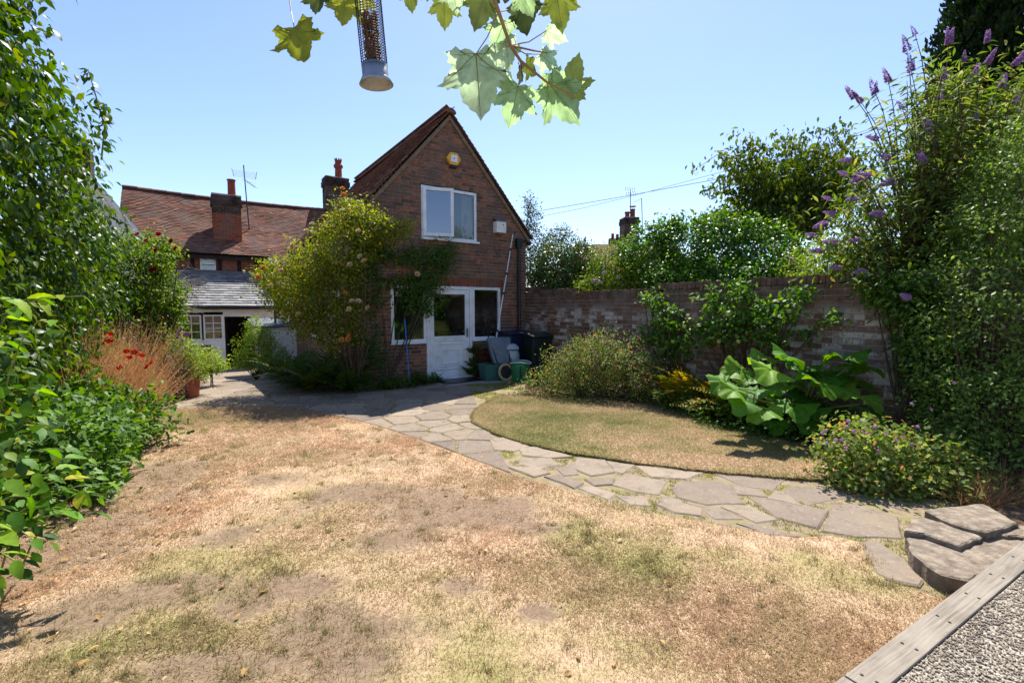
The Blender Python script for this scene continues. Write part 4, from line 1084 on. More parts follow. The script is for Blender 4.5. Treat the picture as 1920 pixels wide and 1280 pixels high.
for xa in np.arange(0, WLEN, .5):
    t = min(wtop(xa + .05), wtop(xa + .45)) - .03
    mo.box(xa, xa + .5, min(side * -.01, side * -.3), max(side * -.01, side * -.3), -.15, t)
mo.build('wall_core', 'mortar', gw)
place_boxes(gw, WM, bxs, 'bw', MT['brick_wall'], 'brick', 300, 1700)
cp = []; x = 0.0
while x < WLEN:                                      # brick-on-edge coping
    zt = -.1 + .0765 * math.floor((wtop(x + .035) + .12) / .0765 + 1e-6) + .055
    cp.append((x + .036, side * -.15 + rs.uniform(-.008, .008), zt + rs.uniform(-.006, .006), .066, .31, .108)); x += .0745
place_boxes(gw, WM, cp, 'bw', MT['brick_wall'], 'coping_brick', 140, 1700)

# ================================================================== NEIGHBOUR'S ROOF, CABLES
nh = empty('neighbour_house', P(1150, 600, 28), R(8), 'distant red roofed house with tall dark brick chimney beyond the hedge', 'house'); nh.location.z = 0
NM = Matrix.Translation(nh.location) @ Matrix.Rotation(R(8), 4, 'Z')
wbox('wall', 'brick_house', nh, -3.0, 5, 0, 5, 0, 3.9)
def nl(px, py, Y=28): return NM.inverted() @ P(px, py, Y)
q = nl(1110, 447); ztop = q.z
MB().prism([(-.3, 3.7), (2.5, ztop), (5.3, 3.7)], 'x', nl(1098, 450).x, 5.2).build('roof', 'tile', nh)
ql = nl(1176, 406); qr = nl(1204, 406)
chimney(nh, ql.x, qr.x, .2, 1.1, 3.8, 4.0, ql.z, ((ql.x + qr.x) / 2 + .18, .6, .55, .15, False), 'brick_house')
MB().lathe([(.15, 0), (.13, .25), (.17, .28), (.17, .36)], 10, (ql.x + .28, .6, ql.z + .05)).build('short_pot', 'potred', nh)
MB().lathe([(.05, 0), (.2, 0), (.2, .05), (.05, .09)], 10, ((ql.x + qr.x) / 2 + .18, .6, ql.z + .72)).build('pot_cowl', 'metal', nh)
for k, (a, b, top, arr) in enumerate((((1182, 440), (1182, 355), 'comb', 1), ((1205, 440), (1203, 372), 'arm', 0))):
    ar = empty('roof_aerial', P(*a, 27.8), 0, ['television aerial with short comb elements on the left of the distant chimney', 'thin aerial mast with a single arm right of the distant chimney'][k], 'aerial')
    tp = P(*b, 27.8) - ar.location
    MB().tube([(0, 0, 0), tp], .022, 5).build('mast', 'metal_dark', ar)
    m = MB()
    if arr:
        m.tube([tp + Vector((-.35, 0, -.2)), tp + Vector((.3, 0, -.1))], .02, 4)
        for t in range(5): m.tube([tp + Vector((-.3 + t * .13, 0, .12)), tp + Vector((-.2 + t * .13, 0, -.38))], .013, 4)
    else: m.tube([tp, tp + Vector((-.45, 0, -.22))], .02, 4)
    m.build('array', 'metal', ar)
fh = empty('far_chimney', P(1153, 452, 40), 0, 'tiny far chimney with two pots above the hedge', 'chimney')
wbox('stack', 'brick_sooty', fh, -.5, .5, -.3, .3, -2.2, .2); MB().lathe([(.13, .2), (.12, .6), (.15, .62)], 8, (-.2, 0, 0)).build('pot', 'potred', fh); MB().lathe([(.13, .2), (.12, .55), (.15, .57)], 8, (.2, 0, 0)).build('pot', 'potred', fh)
for k, (pts, lab) in enumerate((([(1003, 397, 16), (1150, 372, 15), (1340, 337, 13.5), (1480, 298, 12.5), (1610, 254, 11.5), (1990, 118, 9.5)], 'upper overhead cable sagging across the sky above the hedge'),
                               ([(1003, 408, 16), (1090, 391, 15.6), (1200, 364, 15), (1340, 326, 14), (1480, 288, 13), (1620, 246, 12), (1990, 105, 9.8)], 'lower fainter overhead cable crossing the sky above the hedge'))):
    c = MB().tube([P(*q) for q in pts], .0085 if k == 0 else .006, 5).build('overhead_cable', 'metal_dark'); tag(c, lab, 'cable')
# ================================================================== PLANTS
def nz(a): return a / np.maximum(np.linalg.norm(a, axis=-1, keepdims=True), 1e-9)
def t_oval(w, fold=.06, droop=.12):
    v = [(0, 0, 0), (-w * .42, .28, fold), (-w * .5, .52, fold * .9 - droop * .2), (0, .5, -droop * .15), (w * .42, .28, fold), (w * .5, .52, fold * .9 - droop * .2), (0, 1, -droop)]
    return np.array(v, float), np.array([(0, 3, 1), (1, 3, 2), (2, 3, 6), (0, 4, 3), (4, 5, 3), (5, 6, 3)])
def t_small(w):
    return np.array([(0, 0, 0), (-w / 2, .5, .06), (0, 1, -.06), (w / 2, .5, .06)], float), np.array([(0, 2, 1), (0, 3, 2)])
def t_lobed(w):
    v = [(0, 0, 0), (-w * .5, .25, .03), (-w * .22, .45, .02), (-w * .42, .75, .0), (0, .6, -.02), (0, 1, -.1), (w * .5, .25, .03), (w * .22, .45, .02), (w * .42, .75, 0)]
    return np.array(v, float), np.array([(0, 2, 1), (0, 4, 2), (2, 4, 3), (3, 4, 5), (0, 6, 7), (0, 7, 4), (7, 8, 4), (8, 5, 4)])
def t_big(w, droop=.2, pts=7):
    """larger leaf with a folded midrib and serrate edge"""
    v = []; n = pts
    for i in range(n):
        t = i / (n - 1); ww = w * .5 * (math.sin(math.pi * t ** .75) ** .8) * (1 + (.10 if i % 2 else -.04))
        z = -droop * t * t; v += [(-ww, t, z + .16 * ww), (0, t, z), (ww, t, z + .16 * ww)]
    f = []
    for i in range(n - 1):
        a = 3 * i; f += [(a, a + 1, a + 4), (a, a + 4, a + 3), (a + 1, a + 2, a + 5), (a + 1, a + 5, a + 4)]
    return np.array(v, float), np.array(f)
def frames(nrm, axis):
    y = nz(axis); x = nz(np.cross(y, nrm)); z = np.cross(x, y)
    return x, y, z
def leaf_arrays(pos, nrm, axis, size, tm):
    x, y, z = frames(nrm, axis); tv, tf = tm; n = len(pos)
    Vv = pos[:, None] + size[:, None, None] * (tv[None, :, 0:1] * x[:, None] + tv[None, :, 1:2] * y[:, None] + tv[None, :, 2:3] * z[:, None])
    Ff = tf[None] + (np.arange(n) * len(tv))[:, None, None]
    return Vv.reshape(-1, 3), Ff.reshape(-1, 3)
LEAFMESH = {}
def add_leaves(parent, pos, nrm, axis, size, tm, mat, n_obj=0, name='leaf', key=None, field='foliage', hi=None, seed=0):
    r = np.random.default_rng(seed + len(pos)); L = np.array(parent.location)
    idx = np.zeros(len(pos), bool)
    if n_obj:
        fw = pos[:, 1] * _c - (pos[:, 2] - CAMH) * _s; up = pos[:, 1] * _s + (pos[:, 2] - CAMH) * _c
        px = 960 + FPX * pos[:, 0] / fw; py = 640 - FPX * up / fw
        ok = (px > 5) & (px < 1915) & (py > 5) & (py < 1275) & (fw > .1)
        sc = np.where(ok, fw / size, 1e9); o = np.argsort(sc)[:n_obj]; idx[o[sc[o] < 1e8]] = True
        x, y, z = frames(nrm, axis); t2 = hi or tm
        mk = (key or name, mat.name)
        if mk not in LEAFMESH:
            me = tri_mesh(name, t2[0], t2[1], smooth=True); me.materials.append(mat); LEAFMESH[mk] = me
        for i in np.nonzero(idx)[0]:
            o = bpy.data.objects.new(name, LEAFMESH[mk]); COL.objects.link(o); o.parent = parent
            m = Matrix((x[i] * size[i], y[i] * size[i], z[i] * size[i])).transposed().to_4x4(); m.translation = Vector(pos[i] - L); o.matrix_local = m
    k = ~idx
    if k.any():
        Vv, Ff = leaf_arrays(pos[k] - L, nrm[k], axis[k], size[k], tm)
        o = link(field, tri_mesh(field, Vv, Ff, np.repeat(r.random(k.sum()), len(tm[0])), smooth=True), mat, parent); o['kind'] = 'stuff'
        return o
def E(px, py, Y, rx, ry, rz): p = P(px, py, Y); return (p.x, p.y, p.z, rx, ry, rz)
def crown(ells, ncl, per, spread, shell=(.72, 1.06), seed=1, up=.5, droop=.35, rough=.22, jit=.7):
    """leaf clusters spread through the outer shell of a group of ellipsoids"""
    r = np.random.default_rng(seed); E_ = np.array(ells, float); a = (E_[:, 3] * E_[:, 4] + E_[:, 3] * E_[:, 5] + E_[:, 4] * E_[:, 5]); a /= a.sum()
    k = r.choice(len(E_), ncl * 2, p=a); d = nz(r.normal(size=(ncl * 2, 3)))
    f = shell[0] + (shell[1] - shell[0]) * r.random(ncl * 2) ** .7
    lump = np.sin(d[:, 0] * 5.1 + k * 1.7 + seed) * np.sin(d[:, 1] * 4.3 + k) + np.sin(d[:, 2] * 6.3 + d[:, 0] * 3 + seed * 2.1)
    f = f * (1 + rough * .5 * lump)
    c = E_[k, :3] + d * E_[k, 3:] * f[:, None]
    q = ((c[:, None] - E_[None, :, :3]) / E_[None, :, 3:]); q = (q ** 2).sum(2); q[np.arange(len(c)), k] = 9
    ok = q.min(1) > .42; ok &= c[:, 2] > .03
    c, d = c[ok][:ncl], nz(d[ok][:ncl] / E_[k[ok][:ncl], 3:])
    n = len(c) * per; ci = np.repeat(np.arange(len(c)), per)
    pos = c[ci] + r.normal(size=(n, 3)) * spread; pos[:, 2] = np.maximum(pos[:, 2], .02)
    dd = d[ci]
    nrm = nz(dd * .55 + np.array([0, 0, up]) + r.normal(size=(n, 3)) * jit * .55)
    ax = nz(dd * .6 + np.array([0, 0, -droop]) + r.normal(size=(n, 3)) * jit)
    return pos, nrm, ax, c
def stems(parent, base, tips, r0, r1, mat, name='stem', bow=.15, seed=0, n=5, together=True):
    rs = random.Random(seed); L = Vector(parent.location); mb = MB()
    for t in tips:
        b = Vector(base) if not callable(base) else base(t); t = Vector(t); m = (b + t) / 2 + Vector((rs.uniform(-1, 1), rs.uniform(-1, 1), rs.uniform(.0, 1))) * bow * (t - b).length
        pts = [b * (1 - u) ** 2 + m * 2 * u * (1 - u) + t * u * u - L for u in [i / n for i in range(n + 1)]]
        mb.tube(pts, [r0 + (r1 - r0) * i / n for i in range(n + 1)], 5, cap=False)
    o = mb.build(name, mat, parent); o['kind'] = 'stuff'; return o
def plant(name, base, label, cat='plant', group=None): return empty(name, base, 0, label, cat, group)
def rsize(n, a, b, seed=0): return np.random.default_rng(seed + n).uniform(a, b, n)
def pick_front(c, k, seed=0):
    """cluster centres that face the camera, for flowers and branch ends"""
    r = np.random.default_rng(seed); o = np.argsort(c[:, 1] + r.random(len(c)) * .3); return c[o[:k]]
# flowers
def petal_mesh(name, kind, mat):
    r = np.random.default_rng(len(name)); pos = []; nr = []; ax = []; sz = []
    if kind == 'rose':
        for ring, (n, tilt, s) in enumerate(((5, .15, 1.0), (6, .55, .9), (5, .95, .7), (4, 1.3, .5))):
            for i in range(n):
                a = 2 * math.pi * i / n + ring * .6; d = np.array([math.cos(a), math.sin(a), 0])
                pos.append(d * .12); ax.append(d * math.cos(tilt) + np.array([0, 0, math.sin(tilt)])); nr.append(-d * math.sin(tilt) + np.array([0, 0, math.cos(tilt)])); sz.append(s)
        tm = t_oval(1.05, .2, -.15)
    elif kind == 'five':
        for i in range(5):
            a = 2 * math.pi * i / 5; d = np.array([math.cos(a), math.sin(a), .35])
            pos.append(d * .05); ax.append(d); nr.append(np.array([-d[0] * .3, -d[1] * .3, 1.0])); sz.append(1.0)
        tm = t_oval(.85, .08, -.1)
    elif kind == 'spike':
        n = 260
        for i in range(n):
            t = r.random() ** 1.15; a = r.random() * 6.28; rad = .16 * (1 - t) ** .7 + .015
            d = np.array([math.cos(a), math.sin(a), .25]); pos.append(np.array([math.cos(a) * rad * .5 + .12 * t * t, math.sin(a) * rad * .5, t])); ax.append(d); nr.append(np.array([-d[0], -d[1], 1.0]) + r.normal(size=3) * .5); sz.append(rad * .75 + .03)
        tm = t_small(.8)
    Vv, Ff = leaf_arrays(np.array(pos), np.array(nr), np.array(ax), np.array(sz), tm)
    me = tri_mesh(name, Vv, Ff, np.repeat(r.random(len(pos)), len(tm[0])), smooth=True); me.materials.append(mat); return me
FL = {'red': petal_mesh('red_flower', 'rose', MP['red']), 'poppy': petal_mesh('poppy', 'five', MP['poppy']), 'rose': petal_mesh('rose_bloom', 'rose', MP['rose']), 'rose_orange': petal_mesh('rose_bloom', 'rose', MP['rose_orange']),
      'spike': petal_mesh('flower_spike', 'spike', MP['lilac']), 'pink': petal_mesh('pink_flower', 'five', MP['pink']), 'palepink': petal_mesh('pale_flower', 'rose', MP['palepink']), 'purple': petal_mesh('purple_flower', 'rose', MP['purple'])}
def flower(parent, kind, p, size, name='flower', face=None, roll=0):
    o = bpy.data.objects.new(name, FL[kind]); COL.objects.link(o); o.parent = parent
    d = Vector(face) if face is not None else Vector((random.uniform(-.5, .5), -.8, .6 + random.uniform(-.3, .3)))
    m = d.to_track_quat('Z', 'Y').to_matrix().to_4x4() @ Matrix.Rotation(roll, 4, 'Z') @ Matrix.Scale(size, 4); m.translation = Vector(p) - Vector(parent.location); o.matrix_local = m
    return o

# ---------------------------------------------------------------- left boundary
iv = plant('ivy_hedge', (-5.2, 4.4, 0), 'tall glossy dark green ivy hedge towering along the left edge', 'hedge')
ells = [(-3.75, 2.35, 1.3, .8, .8, 1.4), (-3.75, 2.6, 3.0, .8, .8, 1.2), (-4.35, 3.5, 3.1, .85, .85, 1.15), (-4.7, 3.5, 1.4, .9, .9, 1.3), (-4.95, 4.5, 2.6, .95, .9, 1.4), (-5.6, 4.7, 1.2, .9, .9, 1.2), (-5.8, 5.7, 2.1, .85, .85, 1.35), (-6.4, 6.0, 1.0, .9, .9, 1.0),
        (-6.75, 7.0, 1.8, .85, .8, 1.25), (-6.9, 7.6, 1.0, .7, .7, 1.0), (-3.7, 2.6, 4.1, .85, .75, .9), (-4.2, 3.3, 4.0, .65, .65, .7), (-3.5, 2.2, 2.2, .6, .6, .9), (-4.05, 2.95, 3.3, .65, .6, 1.2)]
pos, nr, ax, c = crown(ells, 3900, 14, .085, (.66, 1.03), 3, .5, .95, .2, .6)
add_leaves(iv, pos, nr, ax, rsize(len(pos), .055, .1), t_oval(.5, .06, .25), ML['ivy'], 300, 'leaf', 'ivy', hi=t_big(.5, .3, 9))
stems(iv, lambda t: Vector((t.x - .8, t.y + .25, max(0, t.z - .6))), [Vector(q) for q in c[::30]], .014, .004, MT['bark'], 'branch', .1)
for a, b in (((200, 250, 5.0), (165, 130, 5.0)), ((190, 300, 5.0), (200, 195, 5.0))):
    t = [P(*a) * (1 - u) + P(*b) * u for u in (0, .33, .66, 1)]
    MB().tube([q - iv.location for q in t], [.01, .008, .006, .004], 5).build('shoot', 'twig_green', iv)
    m = 22; u = np.random.default_rng(4).random(m) ** .6; pp = np.array(t[0])[None] * (1 - u[:, None]) + np.array(t[3])[None] * u[:, None]
    r_ = np.random.default_rng(5); a_ = nz(r_.normal(size=(m, 3)) * np.array([1, .6, .4]) + np.array([0, 0, -.35]))
    add_leaves(iv, pp, nz(r_.normal(size=(m, 3)) * .5 + np.array([0, -.5, .8])), a_, rsize(m, .07, .12), t_oval(.5, .05, .25), ML['ivy'], 0, field='shoot_leaves')

rc = plant('trumpet_climber', P(290, 690, 8.0), 'yellow green climber with scattered red flowers at the hedge end', 'climber'); rc.location.z = 0
ells = [E(285, 560, 8.2, .42, .45, .62), E(270, 640, 8.0, .45, .4, .55), E(250, 510, 7.8, .45, .45, .6), E(305, 590, 8.3, .28, .3, .45), E(285, 475, 8.2, .25, .3, .28)]
pos, nr, ax, c = crown(ells, 1200, 13, .07, (.6, 1.08), 5, .5, .4, .25)
add_leaves(rc, pos, nr, ax, rsize(len(pos), .04, .075), t_oval(.5), ML['redclimber'])
stems(rc, rc.location, [Vector(q) for q in c[::90]] + [P(310, 480, 8.3), P(335, 470, 8.4), P(300, 450, 8.3)], .018, .005, MT['bark'], 'stem')
for q in ((275, 452), (293, 470), (330, 466), (288, 505), (249, 532), (268, 533), (257, 587), (258, 440), (322, 452), (297, 440)): flower(rc, 'red', P(q[0], q[1], 7.75), .05, 'red_flower')
m = 260; r_ = np.random.default_rng(8); cc = np.array([P(a, b, 8.3)[:] for a, b in ((330, 475), (320, 460), (300, 447), (280, 447))]); pp = cc[r_.integers(0, 4, m)] + r_.normal(size=(m, 3)) * .09
add_leaves(rc, pp, nz(r_.normal(size=(m, 3)) + np.array([0, -.3, .8])), nz(r_.normal(size=(m, 3)) + np.array([0, 0, -.3])), rsize(m, .04, .07), t_oval(.5), ML['redclimber'], field='tip_leaves')

# dry meadow grass with poppies
dg = plant('dry_meadow_grass', (-5.1, 6.4, 0), 'tangle of tall dry straw coloured stems with red poppies', 'grass')
n = 13000; r_ = np.random.default_rng(12)
bx_ = r_.uniform(0, 1, n); A, B = np.array([-4.9, 5.5, 0]), np.array([-5.65, 7.05, 0])
base = A + (B - A) * bx_[:, None] + np.stack([r_.uniform(-.95, .08, n), r_.uniform(-.2, .35, n), np.zeros(n)], 1)
base[:, 2] = .0
hh = r_.uniform(.55, 1.5, n) * (.75 + .35 * np.sin(bx_ * 5 + 1)); lean = r_.normal(size=(n, 3)) * .5; lean[:, 2] = 1
dv = nz(lean); sd = nz(np.cross(dv, r_.normal(size=(n, 3)))); w = r_.uniform(.0015, .0032, n)
Vv = np.empty((n, 4, 3)); Vv[:, 0] = base - sd * w[:, None]; Vv[:, 1] = base + sd * w[:, None]; Vv[:, 2] = base + dv * hh[:, None] + sd * w[:, None] * .4; Vv[:, 3] = base + dv * hh[:, None] - sd * w[:, None] * .4
fq = np.arange(4 * n).reshape(-1, 4)
o = link('stems', tri_mesh('stems', Vv.reshape(-1, 3) - np.array(dg.location), fq, np.repeat(r_.random(n), 4)), ML['straw'], dg); o['kind'] = 'stuff'
hp = base + dv * hh[:, None] * r_.uniform(.5, 1, (n, 1)); hp = np.repeat(hp, 4, 0) + r_.normal(size=(4 * n, 3)) * .045
add_leaves(dg, hp, nz(r_.normal(size=hp.shape)), nz(r_.normal(size=hp.shape) + np.array([0, 0, .4])), rsize(len(hp), .012, .034), t_small(.34), ML['straw'], field='seed_heads')
pb = np.array(pos[:1])
for q in ((207, 628), (213, 640), (238, 660), (252, 661), (266, 668), (286, 679), (243, 672), (277, 688), (186, 668), (204, 641), (160, 690), (225, 690)): 
    f_ = flower(dg, 'poppy', P(q[0], q[1], 5.45 - (q[1] - 640) * .004), .045, 'poppy'); 
flower(dg, 'palepink', P(317, 670, 7.3), .035, 'white_flower')

pe = plant('peony_shrub', G(190, 880), 'leafy green peony shrub spilling onto the lawn', 'shrub')
ells = [(-4.4, 5.2, .28, .45, .4, .36), (-4.75, 4.95, .34, .5, .45, .42), (-4.35, 4.65, .28, .42, .42, .36), (-5.1, 5.4, .34, .45, .4, .4), (-4.0, 4.15, .3, .45, .4, .4), (-3.75, 3.6, .35, .5, .45, .45)]
pos, nr, ax, c = crown(ells, 620, 11, .075, (.6, 1.08), 9, .75, .15, .22, .6)
add_leaves(pe, pos, nr, ax, rsize(len(pos), .06, .115), t_lobed(.5), ML['peony'], 200, 'leaf', 'peony')
stems(pe, lambda t: Vector((t.x * .5 + -4.5 * .5, t.y * .5 + 4.6 * .5, 0)), [Vector(q) for q in c[::12]], .008, .004, MT['twig_green'], 'stem', .05)

# near bright shrub in the left foreground, leaf by leaf
nsb = plant('bright_leaf_shrub', (-3.0, 2.3, 0), 'bright green large leaved shrub in the left foreground', 'shrub')
rs = random.Random(31); LP_, LN, LA, LS = [], [], [], []; sb_ = MB()
tips = [P(205, 555, 2.45), P(235, 930, 2.5), P(250, 905, 2.55), P(225, 960, 2.4), P(150, 600, 2.3), P(75, 560, 2.2), P(60, 640, 2.4), P(228, 895, 2.55), P(215, 860, 2.6), P(195, 920, 2.5), P(170, 840, 2.5), P(120, 800, 2.5), P(90, 860, 2.3), P(60, 900, 2.2), P(165, 960, 2.35), P(110, 1010, 2.2), P(50, 1000, 2.1),
        P(40, 1080, 2.0), P(75, 1050, 2.1), P(150, 770, 2.7), P(60, 780, 2.3), P(25, 850, 2.0), P(20, 930, 2.0), P(100, 930, 2.3), P(140, 890, 2.4), P(30, 720, 2.2), P(110, 730, 2.6), P(10, 1100, 1.9), P(20, 1020, 1.95), P(70, 960, 2.15), P(180, 880, 2.6), P(15, 600, 2.1), P(120, 560, 2.4)]
tips = [P(proj(t)[0] - 48, proj(t)[1], t.y) for t in tips]
for k, t in enumerate(tips):
    b = Vector((-3.0 + rs.uniform(-.25, .2), 2.35 + rs.uniform(-.3, .3), max(0, t.z * .25 - .1)))
    m_ = Vector((b.x * .5 + t.x * .5, b.y * .5 + t.y * .5, max(b.z, t.z) + .1))
    cv = lambda u: b * (1 - u) ** 2 + m_ * 2 * u * (1 - u) + t * u * u
    sb_.tube([cv(i / 6) - nsb.location for i in range(7)], [.006 - .0006 * i for i in range(7)], 5)
    nl_ = rs.randint(6, 9)
    for i in range(nl_):
        u = .25 + .75 * i / (nl_ - 1); p = cv(u); d = (cv(min(1, u + .05)) - cv(u - .05)).normalized(); sdv = d.cross(Vector((0, 0, 1))).normalized() * (1 if i % 2 else -1)
        a = (sdv * (1 if i < nl_ - 1 else .1) + d * .75 + Vector((rs.uniform(-.35, .35), rs.uniform(-.35, .35), rs.uniform(-.7, .15)))).normalized()
        LP_.append(p); LA.append(a); LN.append(Vector((rs.uniform(-.6, .6), rs.uniform(-.8, .3), 1))); LS.append(rs.uniform(.06, .16) * (1 - .25 * u))
sb_.build('stems', 'twig_green', nsb)
add_leaves(nsb, np.array(LP_), nz(np.array(LN)), np.array(LA), np.array(LS), t_big(.5, .3, 11), ML['bright'], 300, 'leaf', 'bright')
ells = [(-2.95, 2.25, .55, .45, .45, .55), (-3.05, 2.5, 1.0, .4, .4, .45)]
pos, nr, ax, c = crown(ells, 110, 6, .08, (.5, 1.0), 19, .7, .3, .2, .7)
add_leaves(nsb, pos, nr, ax, rsize(len(pos), .06, .1), t_oval(.55), ML['vine'], field='inner_foliage')

# pots and plants by the terrace corner
pt = empty('terracotta_pot', G(359, 745), 0, 'round terracotta pot on the paving beside the dark planter', 'pot')
MB().lathe([(.001, 0), (.115, 0), (.14, .3), (.155, .3), (.155, .355), (.13, .355), (.125, .3), (.001, .3)], 24).build('body', 'terracotta', pt, smooth=False)
MB().lathe([(.001, .305), (.124, .305)], 20).build('soil', 'soil', pt)
pl = empty('planter', G(331, 750), R(25), 'dark green square planter left of the terracotta pot', 'planter')
for a, b in ((0, 1), (1, 2)): pass
MB().add([(-.13, -.13, 0), (.13, -.13, 0), (.13, .13, 0), (-.13, .13, 0), (-.16, -.16, .48), (.16, -.16, .48), (.16, .16, .48), (-.16, .16, .48)], [(0, 3, 2, 1), (0, 1, 5, 4), (1, 2, 6, 5), (2, 3, 7, 6), (3, 0, 4, 7)]).build('body', 'planter_green', pl, bevel=.008)
m = MB(); frame_rect(m, -.175, .175, -.175, .175, .03, 0, .04); o = m.build('rim', 'planter_green', pl); o.rotation_euler = (R(90), 0, 0); o.location = (0, 0, .52)
wbox('soil', 'soil', pl, -.14, .14, -.14, .14, .4, .44)
ppl = plant('pot_shrub', G(359, 745) + Vector((0, 0, .3)), 'light green bushy plant growing in the terracotta pot', 'plant')
ells = [E(352, 690, 8.15, .22, .2, .22), E(350, 660, 8.2, .2, .2, .22), E(385, 670, 8.6, .22, .2, .18), E(365, 700, 8.2, .2, .2, .14), E(335, 655, 8.0, .2, .2, .3)]
pos, nr, ax, c = crown(ells, 330, 12, .045, (.4, 1.1), 14, .6, .2, .3)
add_leaves(ppl, pos, nr, ax, rsize(len(pos), .03, .06), t_small(.42), ML['potplant'])
stems(ppl, ppl.location, [Vector(q) for q in c[::9]], .006, .003, MT['twig_green'], 'stem', .1)
sw = plant('purple_spire_plant', G(335, 752), 'tall thin stems with purple pink flowers behind the planter', 'plant')
tp = [P(338, 618, 7.9), P(345, 628, 7.9), P(336, 632, 7.9), P(342, 640, 7.9), P(350, 632, 8.0)]
stems(sw, sw.location, tp, .006, .003, MT['twig_green'], 'stem', .05)
for t in tp: 
    for k in range(2): flower(sw, 'purple', t + Vector((random.uniform(-.04, .04), -.02, random.uniform(-.05, .05))), .03, 'purple_flower')
gs = plant('green_border_plant', P(395, 690, 9.6), 'low yellow green plants along the paving by the cottage', 'plant'); gs.location.z = gz(gs.location.x, 9.6)
ells = [E(395, 672, 9.7, .25, .25, .22), E(375, 680, 9.4, .25, .3, .25), E(400, 685, 9.9, .22, .3, .12)]
pos, nr, ax, c = crown(ells, 200, 12, .05, (.4, 1.1), 15, .6, .2, .3)
add_leaves(gs, pos, nr, ax, rsize(len(pos), .04, .09), t_small(.35), ML['potplant'])
ch = empty('garden_chair', P(377, 690, 9.3), R(35), 'small dark folding metal chair among the plants', 'chair'); ch.location.z = gz(ch.location.x, 9.3)
for s_ in (-1, 1):
    MB().tube([(s_ * .18, -.2, 0), (s_ * .18, .22, .85)], .011, 6).build('leg', 'metal_dark', ch); MB().tube([(s_ * .16, .22, 0), (s_ * .16, -.2, .46)], .011, 6).build('leg', 'metal_dark', ch)
for k in range(5): wbox('seat_slat', 'metal_dark', ch, -.19, .19, -.2 + k * .08, -.145 + k * .08, .452, .466)
for z in (.72, .82): wbox('back_slat', 'metal_dark', ch, -.19, .19, .18 + (z - .72) * .5, .2 + (z - .72) * .5, z, z + .05)

# shrub by the cottage door
cs_ = plant('door_shrub', P(480, 688, 12.3), 'loose yellow green shrub beside the open cottage door', 'shrub'); cs_.location.z = -.35
ells = [E(478, 655, 12.3, .35, .35, .5), E(465, 680, 12.2, .3, .3, .3), E(492, 640, 12.4, .28, .3, .4), E(505, 672, 12.2, .4, .35, .4), E(478, 618, 12.5, .18, .2, .3)]
pos, nr, ax, c = crown(ells, 500, 12, .07, (.5, 1.08), 16, .5, .1, .3)
add_leaves(cs_, pos, nr, ax, rsize(len(pos), .05, .09), t_small(.3), ML['lightshrub'])
stems(cs_, cs_.location, [Vector(q) for q in c[::12]], .01, .004, MT['bark'], 'stem')
# bare twigs over the lean-to
dt = plant('dead_twigs', P(322, 600, 12.0), 'bare grey dead twigs against the slate roof', 'branch'); rs = random.Random(6); mb = MB()
for k in range(46):
    a = P(318 + rs.uniform(-6, 10), rs.uniform(520, 585), 12.2); b = P(rs.uniform(340, 392), rs.uniform(505, 590), 12.2 + rs.uniform(-.3, .3)); m_ = (a + b) / 2 + Vector((0, 0, rs.uniform(-.1, .2)))
    mb.tube([q - dt.location for q in (a, m_, b)], [.008, .005, .003], 4, cap=False)
    for j in range(3): s_ = m_.lerp(b, rs.random()); mb.tube([s_ - dt.location, s_ + Vector((rs.uniform(-.2, .25), 0, rs.uniform(-.2, .25))) - dt.location], [.004, .002], 4, cap=False)
mb.tube([(0, 0, -.9), (0, 0, .1), (.0, .1, .9)], [.03, .025, .01], 6); mb.build('twig', 'dead_wood', dt)

# ---------------------------------------------------------------- climbing rose on the outbuilding corner
ro = plant('climbing_rose', h2(-2.15, -.35) + (0,), 'big climbing rose with cream and apricot blooms on the outbuilding corner', 'climber')
ells = [E(660, 415, 8.7, .42, .45, .42), E(695, 428, 8.75, .42, .35, .32), E(640, 470, 8.6, .55, .5, .5), E(585, 500, 8.7, .5, .5, .42), E(540, 535, 8.8, .52, .5, .38), E(560, 570, 8.7, .5, .5, .32), E(600, 555, 8.5, .4, .35, .45), E(640, 545, 8.5, .3, .3, .5), E(575, 600, 8.7, .35, .3, .35), E(660, 600, 8.6, .2, .2, .5),
        E(735, 435, 8.9, .3, .25, .16), E(620, 625, 8.5, .25, .22, .4), E(512, 515, 9.0, .28, .3, .3), E(765, 422, 8.9, .12, .12, .08)]
pos, nr, ax, c = crown(ells, 1900, 13, .075, (.5, 1.1), 17, .5, .25, .3)
add_leaves(ro, pos, nr, ax, rsize(len(pos), .035, .062), t_oval(.55, .05, .1), ML['rose'])
stems(ro, ro.location, [Vector(q) for q in c[::70]], .014, .004, MT['bark'], 'stem', .12)
for k, (a, b) in enumerate(((642, 354), (644, 366), (585, 420), (575, 432), (672, 433), (494, 503), (484, 520), (508, 535), (628, 492), (656, 497), (675, 481), (555, 465), (548, 462), (625, 425), (535, 498), (683, 490), (528, 508), (647, 550), (655, 580), (660, 565), (672, 565), (690, 577), (655, 630), (640, 637), (782, 514), (653, 636), (560, 590))):
    flower(ro, 'rose_orange' if k in (0, 1, 5, 6, 17, 22, 23, 25) else 'rose', P(a, b, 8.15 if a < 740 else 9.25), random.uniform(.045, .062), 'rose_bloom')
